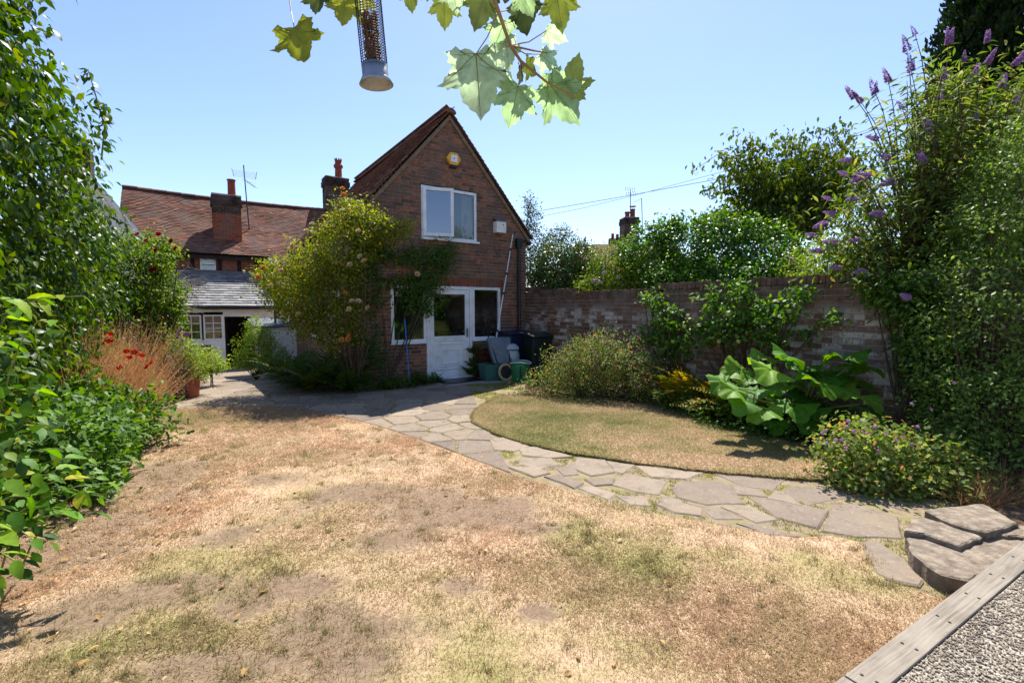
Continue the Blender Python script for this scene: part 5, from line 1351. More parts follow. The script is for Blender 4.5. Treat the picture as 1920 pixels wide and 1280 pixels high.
# rose shoots trained over the front wall
wv_ = plant('wall_vine', h2(-1.5, -.15) + (0,), 'dark leafy vine hanging over the left window and door top', 'climber')
r_ = np.random.default_rng(23); pp = []
blobs = [(700, 470, 30, 22, 90), (760, 480, 45, 16, 130), (820, 490, 32, 25, 150), (800, 530, 32, 22, 150), (780, 560, 28, 22, 95), (700, 560, 26, 45, 90), (690, 640, 24, 40, 70), (705, 670, 20, 30, 40), (835, 470, 18, 18, 60), (800, 575, 14, 20, 50), (680, 500, 30, 40, 130), (762, 530, 40, 14, 90)]
for (a, b, sx, sy, k) in blobs:
    for _ in range(k): q = on_front(a + r_.normal() * sx * .6, b + r_.normal() * sy * .6, .04 + .22 * r_.random()); pp.append(q[:])
pp = np.repeat(np.array(pp), 6, 0) + r_.normal(size=(len(pp) * 6, 3)) * .045
fr = np.array((-V)[:]); add_leaves(wv_, pp, nz(fr * .8 + np.array([0, 0, .5]) + r_.normal(size=pp.shape) * .5), nz(np.array([0, 0, -.6]) + r_.normal(size=pp.shape) * .7), rsize(len(pp), .035, .065), t_oval(.6, .05, .1), ML['vine'])
stems(wv_, wv_.location, [on_front(a, b, .1) for a, b in ((700, 470), (760, 480), (830, 480), (800, 530), (770, 560), (690, 640), (720, 600), (850, 470))], .016, .005, MT['bark'], 'stem', .06)

# ferns
def frond_mesh(name, mat, n=20, arch=.35, seed=0):
    r = np.random.default_rng(seed); pos = []; nr = []; ax = []; sz = []
    for i in range(n):
        t = .1 + .9 * i / n; p = np.array([0, t, arch * (t - t * t * 1.5)]); tz = arch * (1 - 3 * t); d = nz(np.array([0, 1, tz]))
        L_ = .27 * math.sin(math.pi * min(1, .12 + .88 * t)) ** .8 * (1.05 - .45 * t) + .02
        for s_ in (-1, 1):
            pos.append(p); ax.append(nz(np.array([s_ * 1.0, .45, -.12 + r.normal() * .08]))); nr.append(np.array([0, -tz, 1.0]) + r.normal(size=3) * .15); sz.append(L_)
    pos.append(np.array([0, .0, 0])); ax.append(np.array([0, 1, arch * .6])); nr.append(np.array([0, -.3, 1])); sz.append(.9)
    tm = t_oval(.2, .02, .1); tv = tm[0].copy()
    Vv, Ff = leaf_arrays(np.array(pos), np.array(nr), np.array(ax), np.array(sz), (tv, tm[1]))
    Vv[-len(tv):, 0] *= .12
    me = tri_mesh(name, Vv, Ff, np.repeat(r.random(len(pos)) * .3, len(tv)), smooth=True); me.materials.append(mat); return me
def fern(name, spots, label, mat, length, nper, seed):
    rs = random.Random(seed); root = plant(name, spots[0], label, 'fern')
    ms = [frond_mesh('frond', mat, 20, a, i) for i, a in enumerate((.3, .45, .6))]
    for s_ in spots:
        for k in range(nper):
            o = bpy.data.objects.new('frond', ms[k % 3]); COL.objects.link(o); o.parent = root
            az = 2 * math.pi * k / nper + rs.uniform(-.3, .3); L_ = length * rs.uniform(.7, 1.15)
            m = Matrix.Rotation(az, 4, 'Z') @ Matrix.Rotation(rs.uniform(.35, 1.05), 4, 'X') @ Matrix.Rotation(rs.uniform(-.3, .3), 4, 'Y') @ Matrix.Scale(L_, 4)
            m.translation = Vector(s_) - root.location + Vector((rs.uniform(-.05, .05), rs.uniform(-.05, .05), .02)); o.matrix_local = m
    return root
def gl(px, py): p = G(px, py); p.z = gz(p.x, p.y); return p
fern('fern_clump', [gl(545, 722), gl(590, 735), gl(630, 728), gl(575, 712), gl(620, 705), gl(528, 705), gl(655, 735)], 'dark green fern clump in the shade left of the outbuilding', ML['fern_dark'], .95, 17, 1)
fern('golden_fern', [gl(1290, 768), gl(1345, 780), gl(1390, 790), gl(1330, 755), gl(1265, 760), gl(1370, 765)], 'yellowing green and rust fern beside the big leaved plant', ML['fern_gold'], .8, 22, 2)
fern('small_fern', [on_front(882, 706, .15), on_front(888, 690, .12), on_front(886, 665, .08)], 'small dark fern against the wall right of the white door', ML['fern_dark'], .38, 11, 3)
fern('doorside_fern', [on_front(790, 722, .25), on_front(760, 730, .35), on_front(815, 722, .2), on_front(730, 738, .4)], 'low ferns at the wall foot left of the white door', ML['fern_dark'], .4, 12, 4)
lw = plant('wall_foot_plants', on_front(710, 740, .3), 'low dark ground plants along the foot of the brick wall', 'plant'); lw.location.z = 0
pos, nr, ax, c = crown([tuple(on_front(a, b, .3)[:2]) + (.08, .3, .25, .2) for a, b in ((680, 745), (710, 748), (740, 742), (780, 735))], 160, 10, .05, (.3, 1.05), 24, .7, .1, .3)
add_leaves(lw, pos, nr, ax, rsize(len(pos), .03, .06), t_small(.5), ML['vine'])
# ---------------------------------------------------------------- beyond and along the garden wall
def shrub(name, base, label, ells, ncl, per, spread, size, tm, mat, shell=(.6, 1.08), seed=1, up=.5, droop=.3, rough=.25, n_obj=0, key=None, hi=None, cat='shrub', every=20, jit=.7, bark='bark', sr=(.02, .005)):
    root = plant(name, base, label, cat)
    pos, nr, ax, c = crown(ells, ncl, per, spread, shell, seed, up, droop, rough, jit)
    add_leaves(root, pos, nr, ax, rsize(len(pos), *size), tm, ML[mat], n_obj, 'leaf', key or name, hi=hi)
    stems(root, root.location, [Vector(q) for q in c[::every]], sr[0], sr[1], MT[bark], 'stem', .1)
    return root, c
def base0(px, Y): p = P(px, 600, Y); p.z = 0; return p
shrub('tall_corner_shrub', base0(1005, 12.4), 'tall thin leafy shrub beside the outbuilding gable', [E(1000, 420, 12.4, .22, .25, .6), E(990, 385, 12.4, .1, .12, .35), E(1010, 470, 12.3, .4, .35, .5), E(1000, 520, 12.2, .4, .35, .5), E(1060, 445, 12.3, .3, .3, .25), E(1035, 455, 12.3, .3, .3, .3)], 560, 11, .07, (.04, .07), t_oval(.5), 'glossy', (.3, 1.15), 31, .4, .1)
shrub('camellia_shrub', base0(1070, 11.2), 'dark glossy camellia like shrub behind the wall near the outbuilding', [E(1040, 500, 11.3, .45, .45, .55), E(1085, 490, 11.3, .45, .45, .5), E(1060, 530, 11.0, .5, .4, .35), E(1110, 520, 10.9, .4, .4, .4), E(1020, 525, 11.6, .35, .3, .4)], 1000, 12, .075, (.05, .085), t_oval(.5), 'glossy', (.6, 1.08), 32, .5, .3)
br, c = shrub('shrub_rose', base0(1140, 10.4), 'mid green shrub rose with pale pink blooms behind the wall', [E(1150, 500, 10.3, .5, .45, .5), E(1120, 540, 10.0, .45, .35, .25), E(1190, 520, 9.9, .45, .4, .4), E(1230, 505, 9.8, .4, .4, .45), E(1180, 485, 10.2, .4, .4, .3)], 900, 12, .07, (.035, .065), t_oval(.5), 'redclimber', (.6, 1.08), 33)
for a, b in ((1118, 525), (1125, 530), (1133, 512), (1165, 532), (1160, 520), (1112, 527)): flower(br, 'palepink', P(a, b, 9.75), .05, 'pale_flower')
flower(br, 'palepink', P(1231, 540, 8.9), .06, 'pale_flower')
shrub('laurel_hedge', base0(1350, 9.3), 'broad mid green laurel hedge rising above the brick wall', [E(1215, 480, 9.8, .5, .5, .6), E(1280, 475, 9.5, .6, .5, .65), E(1345, 470, 9.2, .65, .55, .65), E(1410, 475, 8.8, .6, .5, .6), E(1455, 490, 8.4, .5, .45, .5), E(1270, 530, 9.0, .6, .4, .4), E(1360, 530, 8.5, .6, .4, .4), E(1440, 525, 8.0, .5, .4, .35), E(1250, 450, 9.8, .35, .35, .35)], 1750, 12, .075, (.06, .1), t_oval(.5, .06, .2), 'laurel', (.72, 1.08), 34, .6, .35, .2)
br, c = shrub('pale_wall_shrub', base0(1545, 7.3), 'pale yellow green small leaved shrub behind the wall left of the buddleia', [E(1510, 510, 7.6, .35, .35, .3), E(1560, 495, 7.3, .4, .35, .35), E(1600, 480, 7.0, .35, .35, .35), E(1540, 525, 7.2, .4, .3, .2), E(1620, 510, 6.8, .35, .3, .3)], 720, 12, .05, (.03, .055), t_oval(.5), 'lightshrub', (.6, 1.1), 35)
for a, b in ((1482, 487), (1505, 508)): flower(br, 'palepink', P(a, b, 7.2), .045, 'pale_flower')
# cherry tree: limbs, drooping leaves in layers
ct = plant('cherry_tree', base0(1500, 10.5), 'spreading cherry tree with drooping leaves beyond the wall', 'tree')
top = P(1490, 420, 10.5); limbs = []
rs = random.Random(41); tm_ = MB(); tm_.tube([(0, 0, 0), (.03, 0, 1.2), top - ct.location], [.12, .1, .075], 8); tm_.build('trunk', 'bark', ct); lb_ = MB(); tw_pos = []
ends = [(1345, 290), (1375, 330), (1350, 360), (1330, 400), (1395, 262), (1420, 300), (1470, 258), (1540, 245), (1440, 350), (1500, 290), (1580, 270), (1610, 300), (1400, 400), (1350, 420), (1455, 400), (1550, 320), (1590, 370), (1520, 370), (1480, 330), (1430, 430), (1540, 420), (1500, 440), (1390, 440), (1320, 412), (1610, 350), (1630, 275), (1460, 300), (1530, 285), (1560, 380), (1420, 380), (1650, 310), (1375, 285)]
for e in ends:
    t = P(e[0], e[1], 10.5 + rs.uniform(-1.0, 1.0)); m_ = top.lerp(t, .5) + Vector((0, 0, rs.uniform(-.1, .25)))
    cv = [top * (1 - u) ** 2 + m_ * 2 * u * (1 - u) + t * u * u for u in [i / 6 for i in range(7)]]
    lb_.tube([q - ct.location for q in cv], [.035 - .0048 * i for i in range(7)], 5)
    for u in np.linspace(.3, 1, 15):
        p = top * (1 - u) ** 2 + m_ * 2 * u * (1 - u) + t * u * u
        for k in range(2):
            q = p + Vector((rs.gauss(0, .2), rs.gauss(0, .22), rs.gauss(.02, .10))); tw_pos.append(q)
            if k == 0: lb_.tube([p - ct.location, q - ct.location], [.008, .004], 4, cap=False)
lb_.build('limb', 'bark', ct)
pp = np.repeat(np.array([q[:] for q in tw_pos]), 15, 0); r_ = np.random.default_rng(42); pp = pp + r_.normal(size=pp.shape) * np.array([.12, .12, .06])
add_leaves(ct, pp, nz(r_.normal(size=pp.shape) * .5 + np.array([0, -.25, .6])), nz(r_.normal(size=pp.shape) * .6 + np.array([0, 0, -.75])), rsize(len(pp), .09, .15), t_oval(.42, .06, .25), ML['cherry'], field='crown')
# cypress
cy_ = plant('cypress_tree', base0(1868, 10.0), 'very dark columnar cypress rising at the top right corner', 'tree')
cb0 = cy_.location; MB().tube([(0, 0, 0), (0, 0, 8.5)], [.18, .03], 8).build('trunk', 'bark', cy_)
r_ = np.random.default_rng(51); n = 50000
z_ = 1.5 + 8.3 * r_.random(n); az = r_.random(n) * 6.283; rad = 1.28 * np.clip((9.9 - z_) / 3.0, .05, 1) ** .6 * (.45 + .6 * r_.random(n) ** .5) * (1 + .13 * np.sin(az * 5 + z_ * 1.7) + .1 * np.sin(az * 11 - z_ * 4))
pp = np.stack([cb0.x + np.cos(az) * rad, cb0.y + np.sin(az) * rad, z_], 1); od = np.stack([np.cos(az), np.sin(az), np.zeros(n)], 1)
add_leaves(cy_, pp, nz(od + r_.normal(size=(n, 3)) * .6), nz(od * .45 + np.array([0, 0, .9]) + r_.normal(size=(n, 3)) * .35), rsize(n, .1, .2), t_small(.45), ML['cypress'], field='crown')
# buddleia
bu = plant('buddleia_bush', base0(1735, 6.1), 'large arching buddleia with lilac flower spikes above the wall', 'shrub')
FT = [(1715, 62, 6.0), (1708, 130, 6.0), (1612, 188, 5.9), (1600, 180, 5.9), (1640, 172, 6.0), (1852, 75, 6.0), (1808, 112, 5.9), (1853, 115, 6.1), (1905, 118, 5.9), (1762, 183, 5.8), (1665, 296, 5.6), (1582, 326, 5.7), (1612, 337, 5.6), (1672, 340, 5.5), (1552, 372, 5.8), (1602, 373, 5.6), (1545, 420, 5.9), (1524, 441, 5.9), (1565, 455, 5.7), (1570, 502, 5.6), (1605, 450, 5.5), (1700, 557, 4.9), (1880, 160, 5.8), (1905, 190, 5.7), (1780, 78, 6.2), (1700, 92, 6.1), (1822, 150, 6.0), (1640, 260, 5.7), (1770, 150, 6.0), (1625, 330, 5.5), (1590, 300, 5.7), (1560, 400, 5.7), (1535, 470, 5.8), (1650, 400, 5.3), (1620, 510, 5.3), (1730, 300, 5.4), (1830, 220, 5.6), (1690, 200, 5.8), (1665, 150, 5.9), (1745, 240, 5.6)]
rs = random.Random(61); sm_ = MB(); LP_, LA, LN, LS = [], [], [], []
tips = [(P(*f), True) for f in FT] + [(P(1540 + 400 * rs.random() ** 1.1, rs.uniform(110, 540), rs.uniform(5.0, 6.6)), False) for _ in range(330)]
for t, fl in tips:
    if not fl:
        q = proj(t)
        if q[1] < np.interp(q[0], [1520, 1600, 1640, 1700, 1750, 1930], [450, 345, 280, 150, 120, 110]): continue
    b = bu.location + Vector((rs.uniform(-.3, .4), rs.uniform(-.25, .35), 0)); m_ = Vector((b.x * .6 + t.x * .4, b.y * .6 + t.y * .4, t.z * .8 + .25))
    cv = lambda u: b * (1 - u) ** 2 + m_ * 2 * u * (1 - u) + t * u * u
    sm_.tube([cv(i / 7) - bu.location for i in range(8)], [.014 - .0015 * i for i in range(8)], 5, cap=False)
    for i in range(40):
        u = .3 + .68 * (i // 2) / 19; p = cv(u); d = (cv(min(1, u + .03)) - cv(u - .03)).normalized(); sdv = (d.cross(Vector((rs.uniform(-1, 1), rs.uniform(-1, 1), .6)))).normalized() * (1 if i % 2 else -1)
        off = Vector((rs.gauss(0, .09), rs.gauss(0, .09), rs.gauss(0, .06))) * (1.3 - u)
        LP_.append((p + off)[:]); LA.append((sdv + d * .5 + Vector((0, 0, -.35 + rs.uniform(-.3, .2))))[:]); LN.append((rs.gauss(0, .35), rs.gauss(-.1, .35), 1)); LS.append(rs.uniform(.1, .18) * (1.15 - .35 * u))
    if fl:
        d = (cv(1) - cv(.9)).normalized() + Vector((rs.uniform(-.3, .1), 0, rs.uniform(-.15, .25)))
        pq = proj(t)
        if pq[0] < 1690 and pq[1] > 250: d = Vector((-1, -.2, rs.uniform(-.25, .35)))
        for k in range(1 + (rs.random() < .4)):
            flower(bu, 'spike', t - d.normalized() * .03, rs.uniform(.13, .22), 'flower_spike', (d.x + rs.uniform(-.5, .5) * k, d.y, d.z + rs.uniform(-.3, .2) * k), rs.random() * 6)
sm_.build('stem', 'bark', bu)
add_leaves(bu, np.array(LP_), nz(np.array(LN)), nz(np.array(LA)), np.array(LS), t_oval(.26, .04, .22), ML['buddleia'], 300, 'leaf', 'buddleia', hi=t_big(.27, .25))
pos, nr, ax, c = crown([E(1580, 430, 5.9, .4, .4, .4), E(1570, 480, 5.8, .35, .35, .3), E(1640, 370, 5.9, .35, .35, .4), E(1700, 270, 6.1, .3, .3, .5), E(1770, 190, 6.2, .4, .4, .45), E(1860, 170, 6.3, .45, .4, .4), E(1690, 430, 6.0, .5, .5, .6), E(1760, 350, 6.3, .6, .5, .8), E(1830, 300, 6.4, .6, .5, .9), E(1640, 500, 6.0, .45, .4, .4), E(1740, 500, 5.9, .5, .45, .5), E(1890, 250, 6.5, .6, .5, .8), E(1620, 440, 6.4, .4, .4, .4), E(1800, 470, 5.8, .5, .5, .6)], 620, 11, .12, (.5, 1.2), 62, .55, .35, .3)
add_leaves(bu, pos, nr, ax, rsize(len(pos), .07, .13), t_oval(.28, .04, .2), ML['buddleia'], field='inner_foliage')
# climber hanging over the wall at the right
shrub('wall_climber', on_wall(1690, 800, .15), 'dark climber hanging over the wall under the buddleia', [tuple(on_wall(a, b, .18)) + r3 for a, b, r3 in ((1670, 540, (.25, .25, .12)), (1705, 580, (.22, .22, .2)), (1735, 640, (.22, .22, .35)), (1745, 720, (.2, .2, .35)), (1710, 545, (.3, .3, .2)))], 300, 11, .06, (.05, .1), t_oval(.36), 'vine', (.4, 1.1), 63, .4, .5)
# espaliered apples on the wall
def wall_tree(name, label, blobs, seed, fruit):
    root = plant(name, on_wall(blobs[0][0], 780, .12), label, 'tree'); root.location.z = 0; r_ = np.random.default_rng(seed); cl = []
    for a, b, sx, sy, k in blobs:
        for _ in range(k): cl.append(on_wall(a + r_.normal() * sx * .55, b + r_.normal() * sy * .55, .08 + .3 * r_.random())[:])
    cl = np.array(cl); pp = np.repeat(cl, 8, 0) + r_.normal(size=(len(cl) * 8, 3)) * .05
    add_leaves(root, pp, nz(np.array([-.3, -.3, .7]) + r_.normal(size=pp.shape) * .5), nz(np.array([-.2, -.2, -.25]) + r_.normal(size=pp.shape) * .7), rsize(len(pp), .055, .095), t_oval(.5, .06, .18), ML['apple'], 150, 'leaf', 'apple', hi=t_big(.5, .2))
    stems(root, root.location, [Vector(q) for q in cl[::7]], .018, .005, MT['bark'], 'branch', .08, seed)
    for (a, b) in fruit:
        o = MB().lathe([(.001, -.03), (.022, -.026), (.033, 0), (.028, .022), (.008, .026), (.001, .02)], 10).build('apple', MP['applefruit'], root, smooth=True); o.location = on_wall(a, b, .38) - root.location
wall_tree('apple_tree', 'leafy apple tree trained on the wall beside the pinkish shrub', [(1255, 600, 35, 25, 40), (1230, 570, 25, 18, 22), (1250, 650, 30, 28, 34), (1222, 625, 20, 25, 20), (1280, 640, 25, 30, 24), (1215, 552, 10, 8, 5)], 71, ((1283, 612), (1290, 592), (1262, 640)))
wall_tree('apple_tree', 'wide apple tree trained on the wall above the big leaved plant', [(1390, 545, 22, 18, 24), (1345, 575, 30, 20, 26), (1380, 610, 45, 28, 56), (1340, 630, 30, 22, 26), (1430, 590, 38, 22, 36), (1480, 590, 28, 16, 20), (1500, 550, 28, 10, 14), (1440, 635, 35, 20, 26), (1320, 605, 22, 18, 14), (1560, 590, 16, 10, 7), (1335, 555, 14, 12, 8), (1510, 625, 14, 10, 6)], 72, ((1365, 590), (1480, 583), (1385, 640), (1348, 640)))

# ---------------------------------------------------------------- border in front of the wall
ab, c = shrub('abelia_bush', gl(1090, 745), 'spreading pinkish green bush between the bins and the apple tree', [E(1070, 695, 8.2, .42, .4, .38), E(1125, 685, 8.0, .45, .4, .42), E(1180, 690, 7.8, .42, .4, .42), E(1022, 717, 8.3, .3, .3, .22), E(1220, 715, 7.6, .32, .3, .3), E(1100, 660, 8.3, .3, .3, .26), E(1155, 665, 8.1, .32, .3, .26), E(985, 733, 8.3, .2, .2, .09)], 1100, 13, .07, (.025, .055), t_small(.5), 'abelia', (.5, 1.22), 81, .5, .1, .4, every=30)
for q in pick_front(c, 60, 3)[::2]: flower(ab, 'palepink', Vector(q) + Vector((0, -.05, .03)), .017, 'pale_flower')
# rhubarb like plant, leaf by leaf
rh = plant('giant_rhubarb', G(1500, 800), 'big leaved bright green rhubarb like plant in the border', 'plant')
def rhubarb_leaf(seed):
    r = random.Random(seed); nr_, na = 7, 40; vs = []; ph = r.uniform(0, 6)
    for i in range(nr_ + 1):
        for j in range(na):
            a = 2 * math.pi * j / na; R_ = .5 * (1 + .14 * math.cos(a - math.pi / 2)) * (1 - .33 * math.exp(-((abs(((a + math.pi / 2 + math.pi) % (2 * math.pi)) - math.pi)) / .38) ** 2)) * (1 + .10 * math.sin(5 * a + ph) + .06 * math.sin(13 * a + ph))
            t = i / nr_; x = R_ * math.cos(a) * t; y = R_ * math.sin(a) * t + .32
            vein = .05 * abs(math.sin(3.5 * a)) * t ** .7 + .03 * t * t * math.sin(13 * a + ph * 2)
            vs.append((x, y, .13 * t * t * math.sin(3 * a + ph) * .8 - .16 * t * t + vein + .22 * abs(x)))
    fs = []
    for i in range(nr_):
        for j in range(na):
            a0, a1 = i * na + j, i * na + (j + 1) % na; b0_, b1_ = a0 + na, a1 + na
            fs += [(a0, a1, b1_), (a0, b1_, b0_)]
    me = tri_mesh('leaf', np.array(vs), np.array(fs), smooth=True); me.materials.append(ML['rhubarb']); return me
rs = random.Random(5)
RM = [rhubarb_leaf(i) for i in range(4)]; rs = random.Random(91)
SPOTS = [(1375, 700, .4, -1, .3), (1400, 672, .42, -.8, .5), (1450, 672, .5, -.5, .6), (1500, 660, .5, .0, .8), (1545, 650, .52, .3, 1.0), (1570, 640, .5, .5, 1.3), (1425, 720, .45, -.7, .3), (1475, 705, .48, -.2, .4), (1530, 700, .48, .2, .5), (1585, 695, .48, .6, .4), (1640, 688, .55, 1.0, .3), (1440, 765, .4, -.5, .0), (1490, 755, .45, .0, .1), (1545, 755, .42, .3, .1), (1600, 735, .42, .7, .2), (1515, 790, .36, .1, -.2), (1460, 790, .36, -.4, -.2), (1615, 765, .36, .8, .0), (1560, 715, .42, .4, .5), (1500, 725, .42, -.1, .3), (1405, 745, .36, -.9, .1), (1575, 790, .3, .5, -.1), (1420, 690, .4, -.6, .9), (1480, 640, .42, -.1, 1.2), (1520, 680, .4, .2, .9), (1440, 640, .34, -.4, .9), (1600, 665, .42, .6, .9), (1550, 685, .4, .1, .8), (1460, 735, .4, -.3, .6), (1390, 720, .34, -.7, .6), (1520, 765, .36, .0, .5), (1620, 710, .36, .6, .7)]
cr_ = rh.location + Vector((0, 0, .05)); pm = MB()
for k, (a, b, s_, ox, tl) in enumerate(SPOTS):
    b = 716 + (b - 700) * .8; a = 1500 + (a - 1500) * 1.12; tl *= .75
    Yd = 5.65 + .35 * math.sin(k * 2.1) - (b - 700) * .004
    c_ = P(a, b, Yd); out = Vector((c_.x - cr_.x, c_.y - cr_.y - .15, 0)); out = out.normalized() if out.length > .02 else Vector((0, -1, 0))
    axis = (out * .9 + Vector((ox * .3, -.15, -.35 + tl * .6))).normalized(); nrm_ = (Vector((0, -.3, 1.0)) - out * (.2 - tl * .35) + Vector((rs.uniform(-.6, .6), rs.uniform(-.75, .25), 0)))
    x_, y_, z__ = frames(np.array(nrm_[:])[None], np.array(axis[:])[None])
    o = bpy.data.objects.new('leaf', RM[k % 4]); COL.objects.link(o); o.parent = rh
    m = Matrix((x_[0] * s_, y_[0] * s_, z__[0] * s_)).transposed().to_4x4(); st_ = c_ - axis * s_ * .32; m.translation = st_ - rh.location; o.matrix_local = m
    pm = MB().tube([cr_ - rh.location, (cr_ * .45 + st_ * .55) - rh.location + Vector((0, 0, .08)), st_ - rh.location], [.016, .012, .009], 6); pm.build('leaf_stalk', 'twig_green', rh)
gc = plant('border_ground_cover', gl(1420, 800), 'dark low ground cover along the edge of the border', 'plant')
pos, nr, ax, c = crown([tuple(gl(a, b)[:2]) + (.08, .35, .3, .24) for a, b in ((1240, 752), (1290, 775), (1350, 795), (1400, 805), (1450, 815), (1510, 825), (1570, 830), (1640, 810), (1690, 790), (1250, 735), (1320, 755), (1660, 760), (1600, 790))], 620, 11, .06, (.3, 1.05), 94, .6, .1, .3)
add_leaves(gc, pos, nr, ax, rsize(len(pos), .035, .07), t_oval(.55), ML['vine'])
# geranium
ge, c = shrub('cranesbill_clump', gl(1650, 925), 'straggly cranesbill clump with small pink flowers by the path', [E(1590, 840, 4.15, .2, .2, .19), E(1640, 840, 4.1, .24, .22, .22), E(1700, 865, 4.0, .25, .22, .23), E(1640, 890, 4.0, .28, .2, .16), E(1750, 875, 3.95, .22, .2, .23), E(1590, 870, 4.05, .2, .2, .2), E(1690, 910, 3.85, .3, .2, .14), E(1760, 910, 3.8, .22, .2, .16)], 620, 7, .065, (.03, .06), t_lobed(.8), 'geranium', (.3, 1.3), 95, .6, .1, .5, every=8, bark='twig_red', sr=(.004, .002), n_obj=120)
for a, b in ((1540, 812), (1547, 808), (1588, 800), (1600, 808), (1590, 790), (1567, 825), (1578, 825), (1625, 812), (1660, 812), (1617, 810), (1587, 840), (1646, 845), (1708, 835), (1663, 895), (1745, 768), (1709, 757), (1550, 830), (1640, 800), (1680, 825), (1720, 800), (1788, 718)):
    flower(ge, 'pink', P(a, b, 3.82 if b > 775 else 4.15), .019, 'pink_flower', (random.uniform(-.4, .3), -.8, .5))
# right hand small leaved shrub, leaning over the steps
shrub('small_leaf_shrub', gl(1870, 900), 'tall dense small leaved shrub filling the right edge', [E(1905, 380, 4.9, .5, .5, .5), E(1880, 480, 4.7, .5, .5, .5), E(1845, 570, 4.55, .42, .45, .5), E(1900, 620, 4.4, .5, .5, .6), E(1830, 680, 4.45, .38, .4, .42), E(1880, 780, 4.25, .45, .45, .5), E(1820, 780, 4.3, .35, .35, .35), E(1870, 870, 4.1, .4, .35, .32), E(1960, 500, 4.5, .5, .6, .8), E(1960, 760, 4.2, .5, .5, .7), E(1930, 300, 5.0, .45, .45, .4)],
      1500, 22, .07, (.028, .058), t_small(.5), 'small', (.6, 1.18), 96, .55, .3, .5, n_obj=150, every=40)
dgx = plant('dry_border_grass', gl(1880, 930), 'dry tangled stems under the right hand shrub', 'grass'); r_ = np.random.default_rng(97); n = 900
bs = np.array([gl(a, b)[:] for a, b in zip(r_.uniform(1790, 1930, n), r_.uniform(905, 950, n))]); dv = nz(r_.normal(size=(n, 3)) * .7 + np.array([-.2, -.3, .6])); sd = nz(np.cross(dv, r_.normal(size=(n, 3)))); hh = r_.uniform(.1, .4, n); w = .0022
Vv = np.empty((n, 3, 3)); Vv[:, 0] = bs - sd * w; Vv[:, 1] = bs + sd * w; Vv[:, 2] = bs + dv * hh[:, None]
o = link('stems', tri_mesh('stems', Vv.reshape(-1, 3) - np.array(dgx.location), np.arange(3 * n).reshape(-1, 3), np.repeat(r_.random(n), 3)), ML['straw'], dgx); o['kind'] = 'stuff'

# ================================================================== THINGS BY THE DOOR
def hw(s, d, z=0.0): p = H0 + U * s + V * d; p.z = z; return p
mat_ = MB().box(-.42, .5, -.62, -.1, .026, .045); o = mat_.build('doormat', 'black_plastic', None, bevel=.006); o.location = H0; o.rotation_euler = (0, 0, ANG); tag(o, 'black rubber doormat on the concrete before the door', 'doormat')
bm_ = empty('broom', hw(-1.06, -.28), ANG, 'blue handled broom leaning upright on the brick wall', 'broom')
MB().tube([(0, 0, .05), (.0, .2, 1.36)], .014, 8).build('handle', 'blue_paint', bm_); wbox('head', 'blue_bin', bm_, -.19, .19, -.035, .035, .03, .07, bevel=.006); wbox('bristles', 'metal_dark', bm_, -.18, .18, -.028, .028, .0, .029)
po = empty('telescopic_pole', on_front(925, 668, .28), 0, 'long white telescopic pole leaning on the wall by the right window', 'pole')
pe_ = on_front(962, 437, .06) - po.location
MB().tube([(0, 0, 0), pe_], [.016, .011], 8).build('shaft', 'upvc', po)
for u in (.2, .5, .66, .86): MB().tube([pe_ * (u - .008), pe_ * (u + .012)], .022, 8).build('clamp', 'black_plastic', po)
MB().tube([pe_ * .99, pe_ + Vector((.06, 0, .03))], .014, 6).build('hook', 'metal_dark', po)
po.location.z -= 0
def wheelie(name, loc, rz, label, mat, w=.5, d=.55, h=.92, lidmat=None, tilt=0):
    r0 = empty(name, loc, rz, label, 'bin')
    a, b = w / 2 * .84, w / 2; c_, e = d / 2 * .82, d / 2
    MB().add([(-a, -c_, .06), (a, -c_, .06), (a, c_, .06), (-a, c_, .06), (-b, -e, h), (b, -e, h), (b, e, h), (-b, e, h)], [(0, 3, 2, 1), (4, 5, 6, 7), (0, 1, 5, 4), (1, 2, 6, 5), (2, 3, 7, 6), (3, 0, 4, 7)]).build('body', mat, r0, bevel=.02)
    l_ = MB().prism([(-e - .03, 0), (-e - .03, .03), (-e * .2, .085), (e + .04, .06), (e + .04, 0)], 'x', -b - .02, b + .02).build('lid', lidmat or mat, r0, bevel=.012); l_.location = (0, 0, h + .004)
    MB().tube([(-b * .8, e + .05, h - .02), (b * .8, e + .05, h - .02)], .016, 8).build('handle_bar', mat, r0)
    for s_ in (-1, 1): MB().tube([(s_ * b * .72, c_ + .06, .1), (s_ * b * .95, c_ + .06, .1)], .1, 14).build('wheel', 'black_plastic', r0)
    return r0
def wf(px, py, off): return on_front(px, py, off)
b1_ = wheelie('wheelie_bin', hw(1.45, -.3), ANG + .08, 'dark blue wheelie bin against the brick wall', 'blue_bin', .56, .6, .98)
b2_ = wheelie('wheelie_bin', hw(1.74, -.85), ANG - .15, 'black wheelie bin with a white paper label', 'green_bin', .5, .55, .93)
wbox('paper_label', 'upvc', b2_, -.13, .05, -.2685, -.262, .55, .74).rotation_euler = (R(-2), 0, 0)
b3_ = wheelie('wheelie_bin', hw(2.3, -.8), ANG - .3, 'dark green wheelie bin farthest right, half behind the bush', 'green_bin', .52, .55, .95)
for q in (b1_, b2_, b3_): q['group'] = 'wheelie bins beside the outbuilding'
bxg = empty('recycling_box', hw(.68, -.62), ANG - .1, 'teal green recycling box beside the wheelbarrow wheel', 'box')
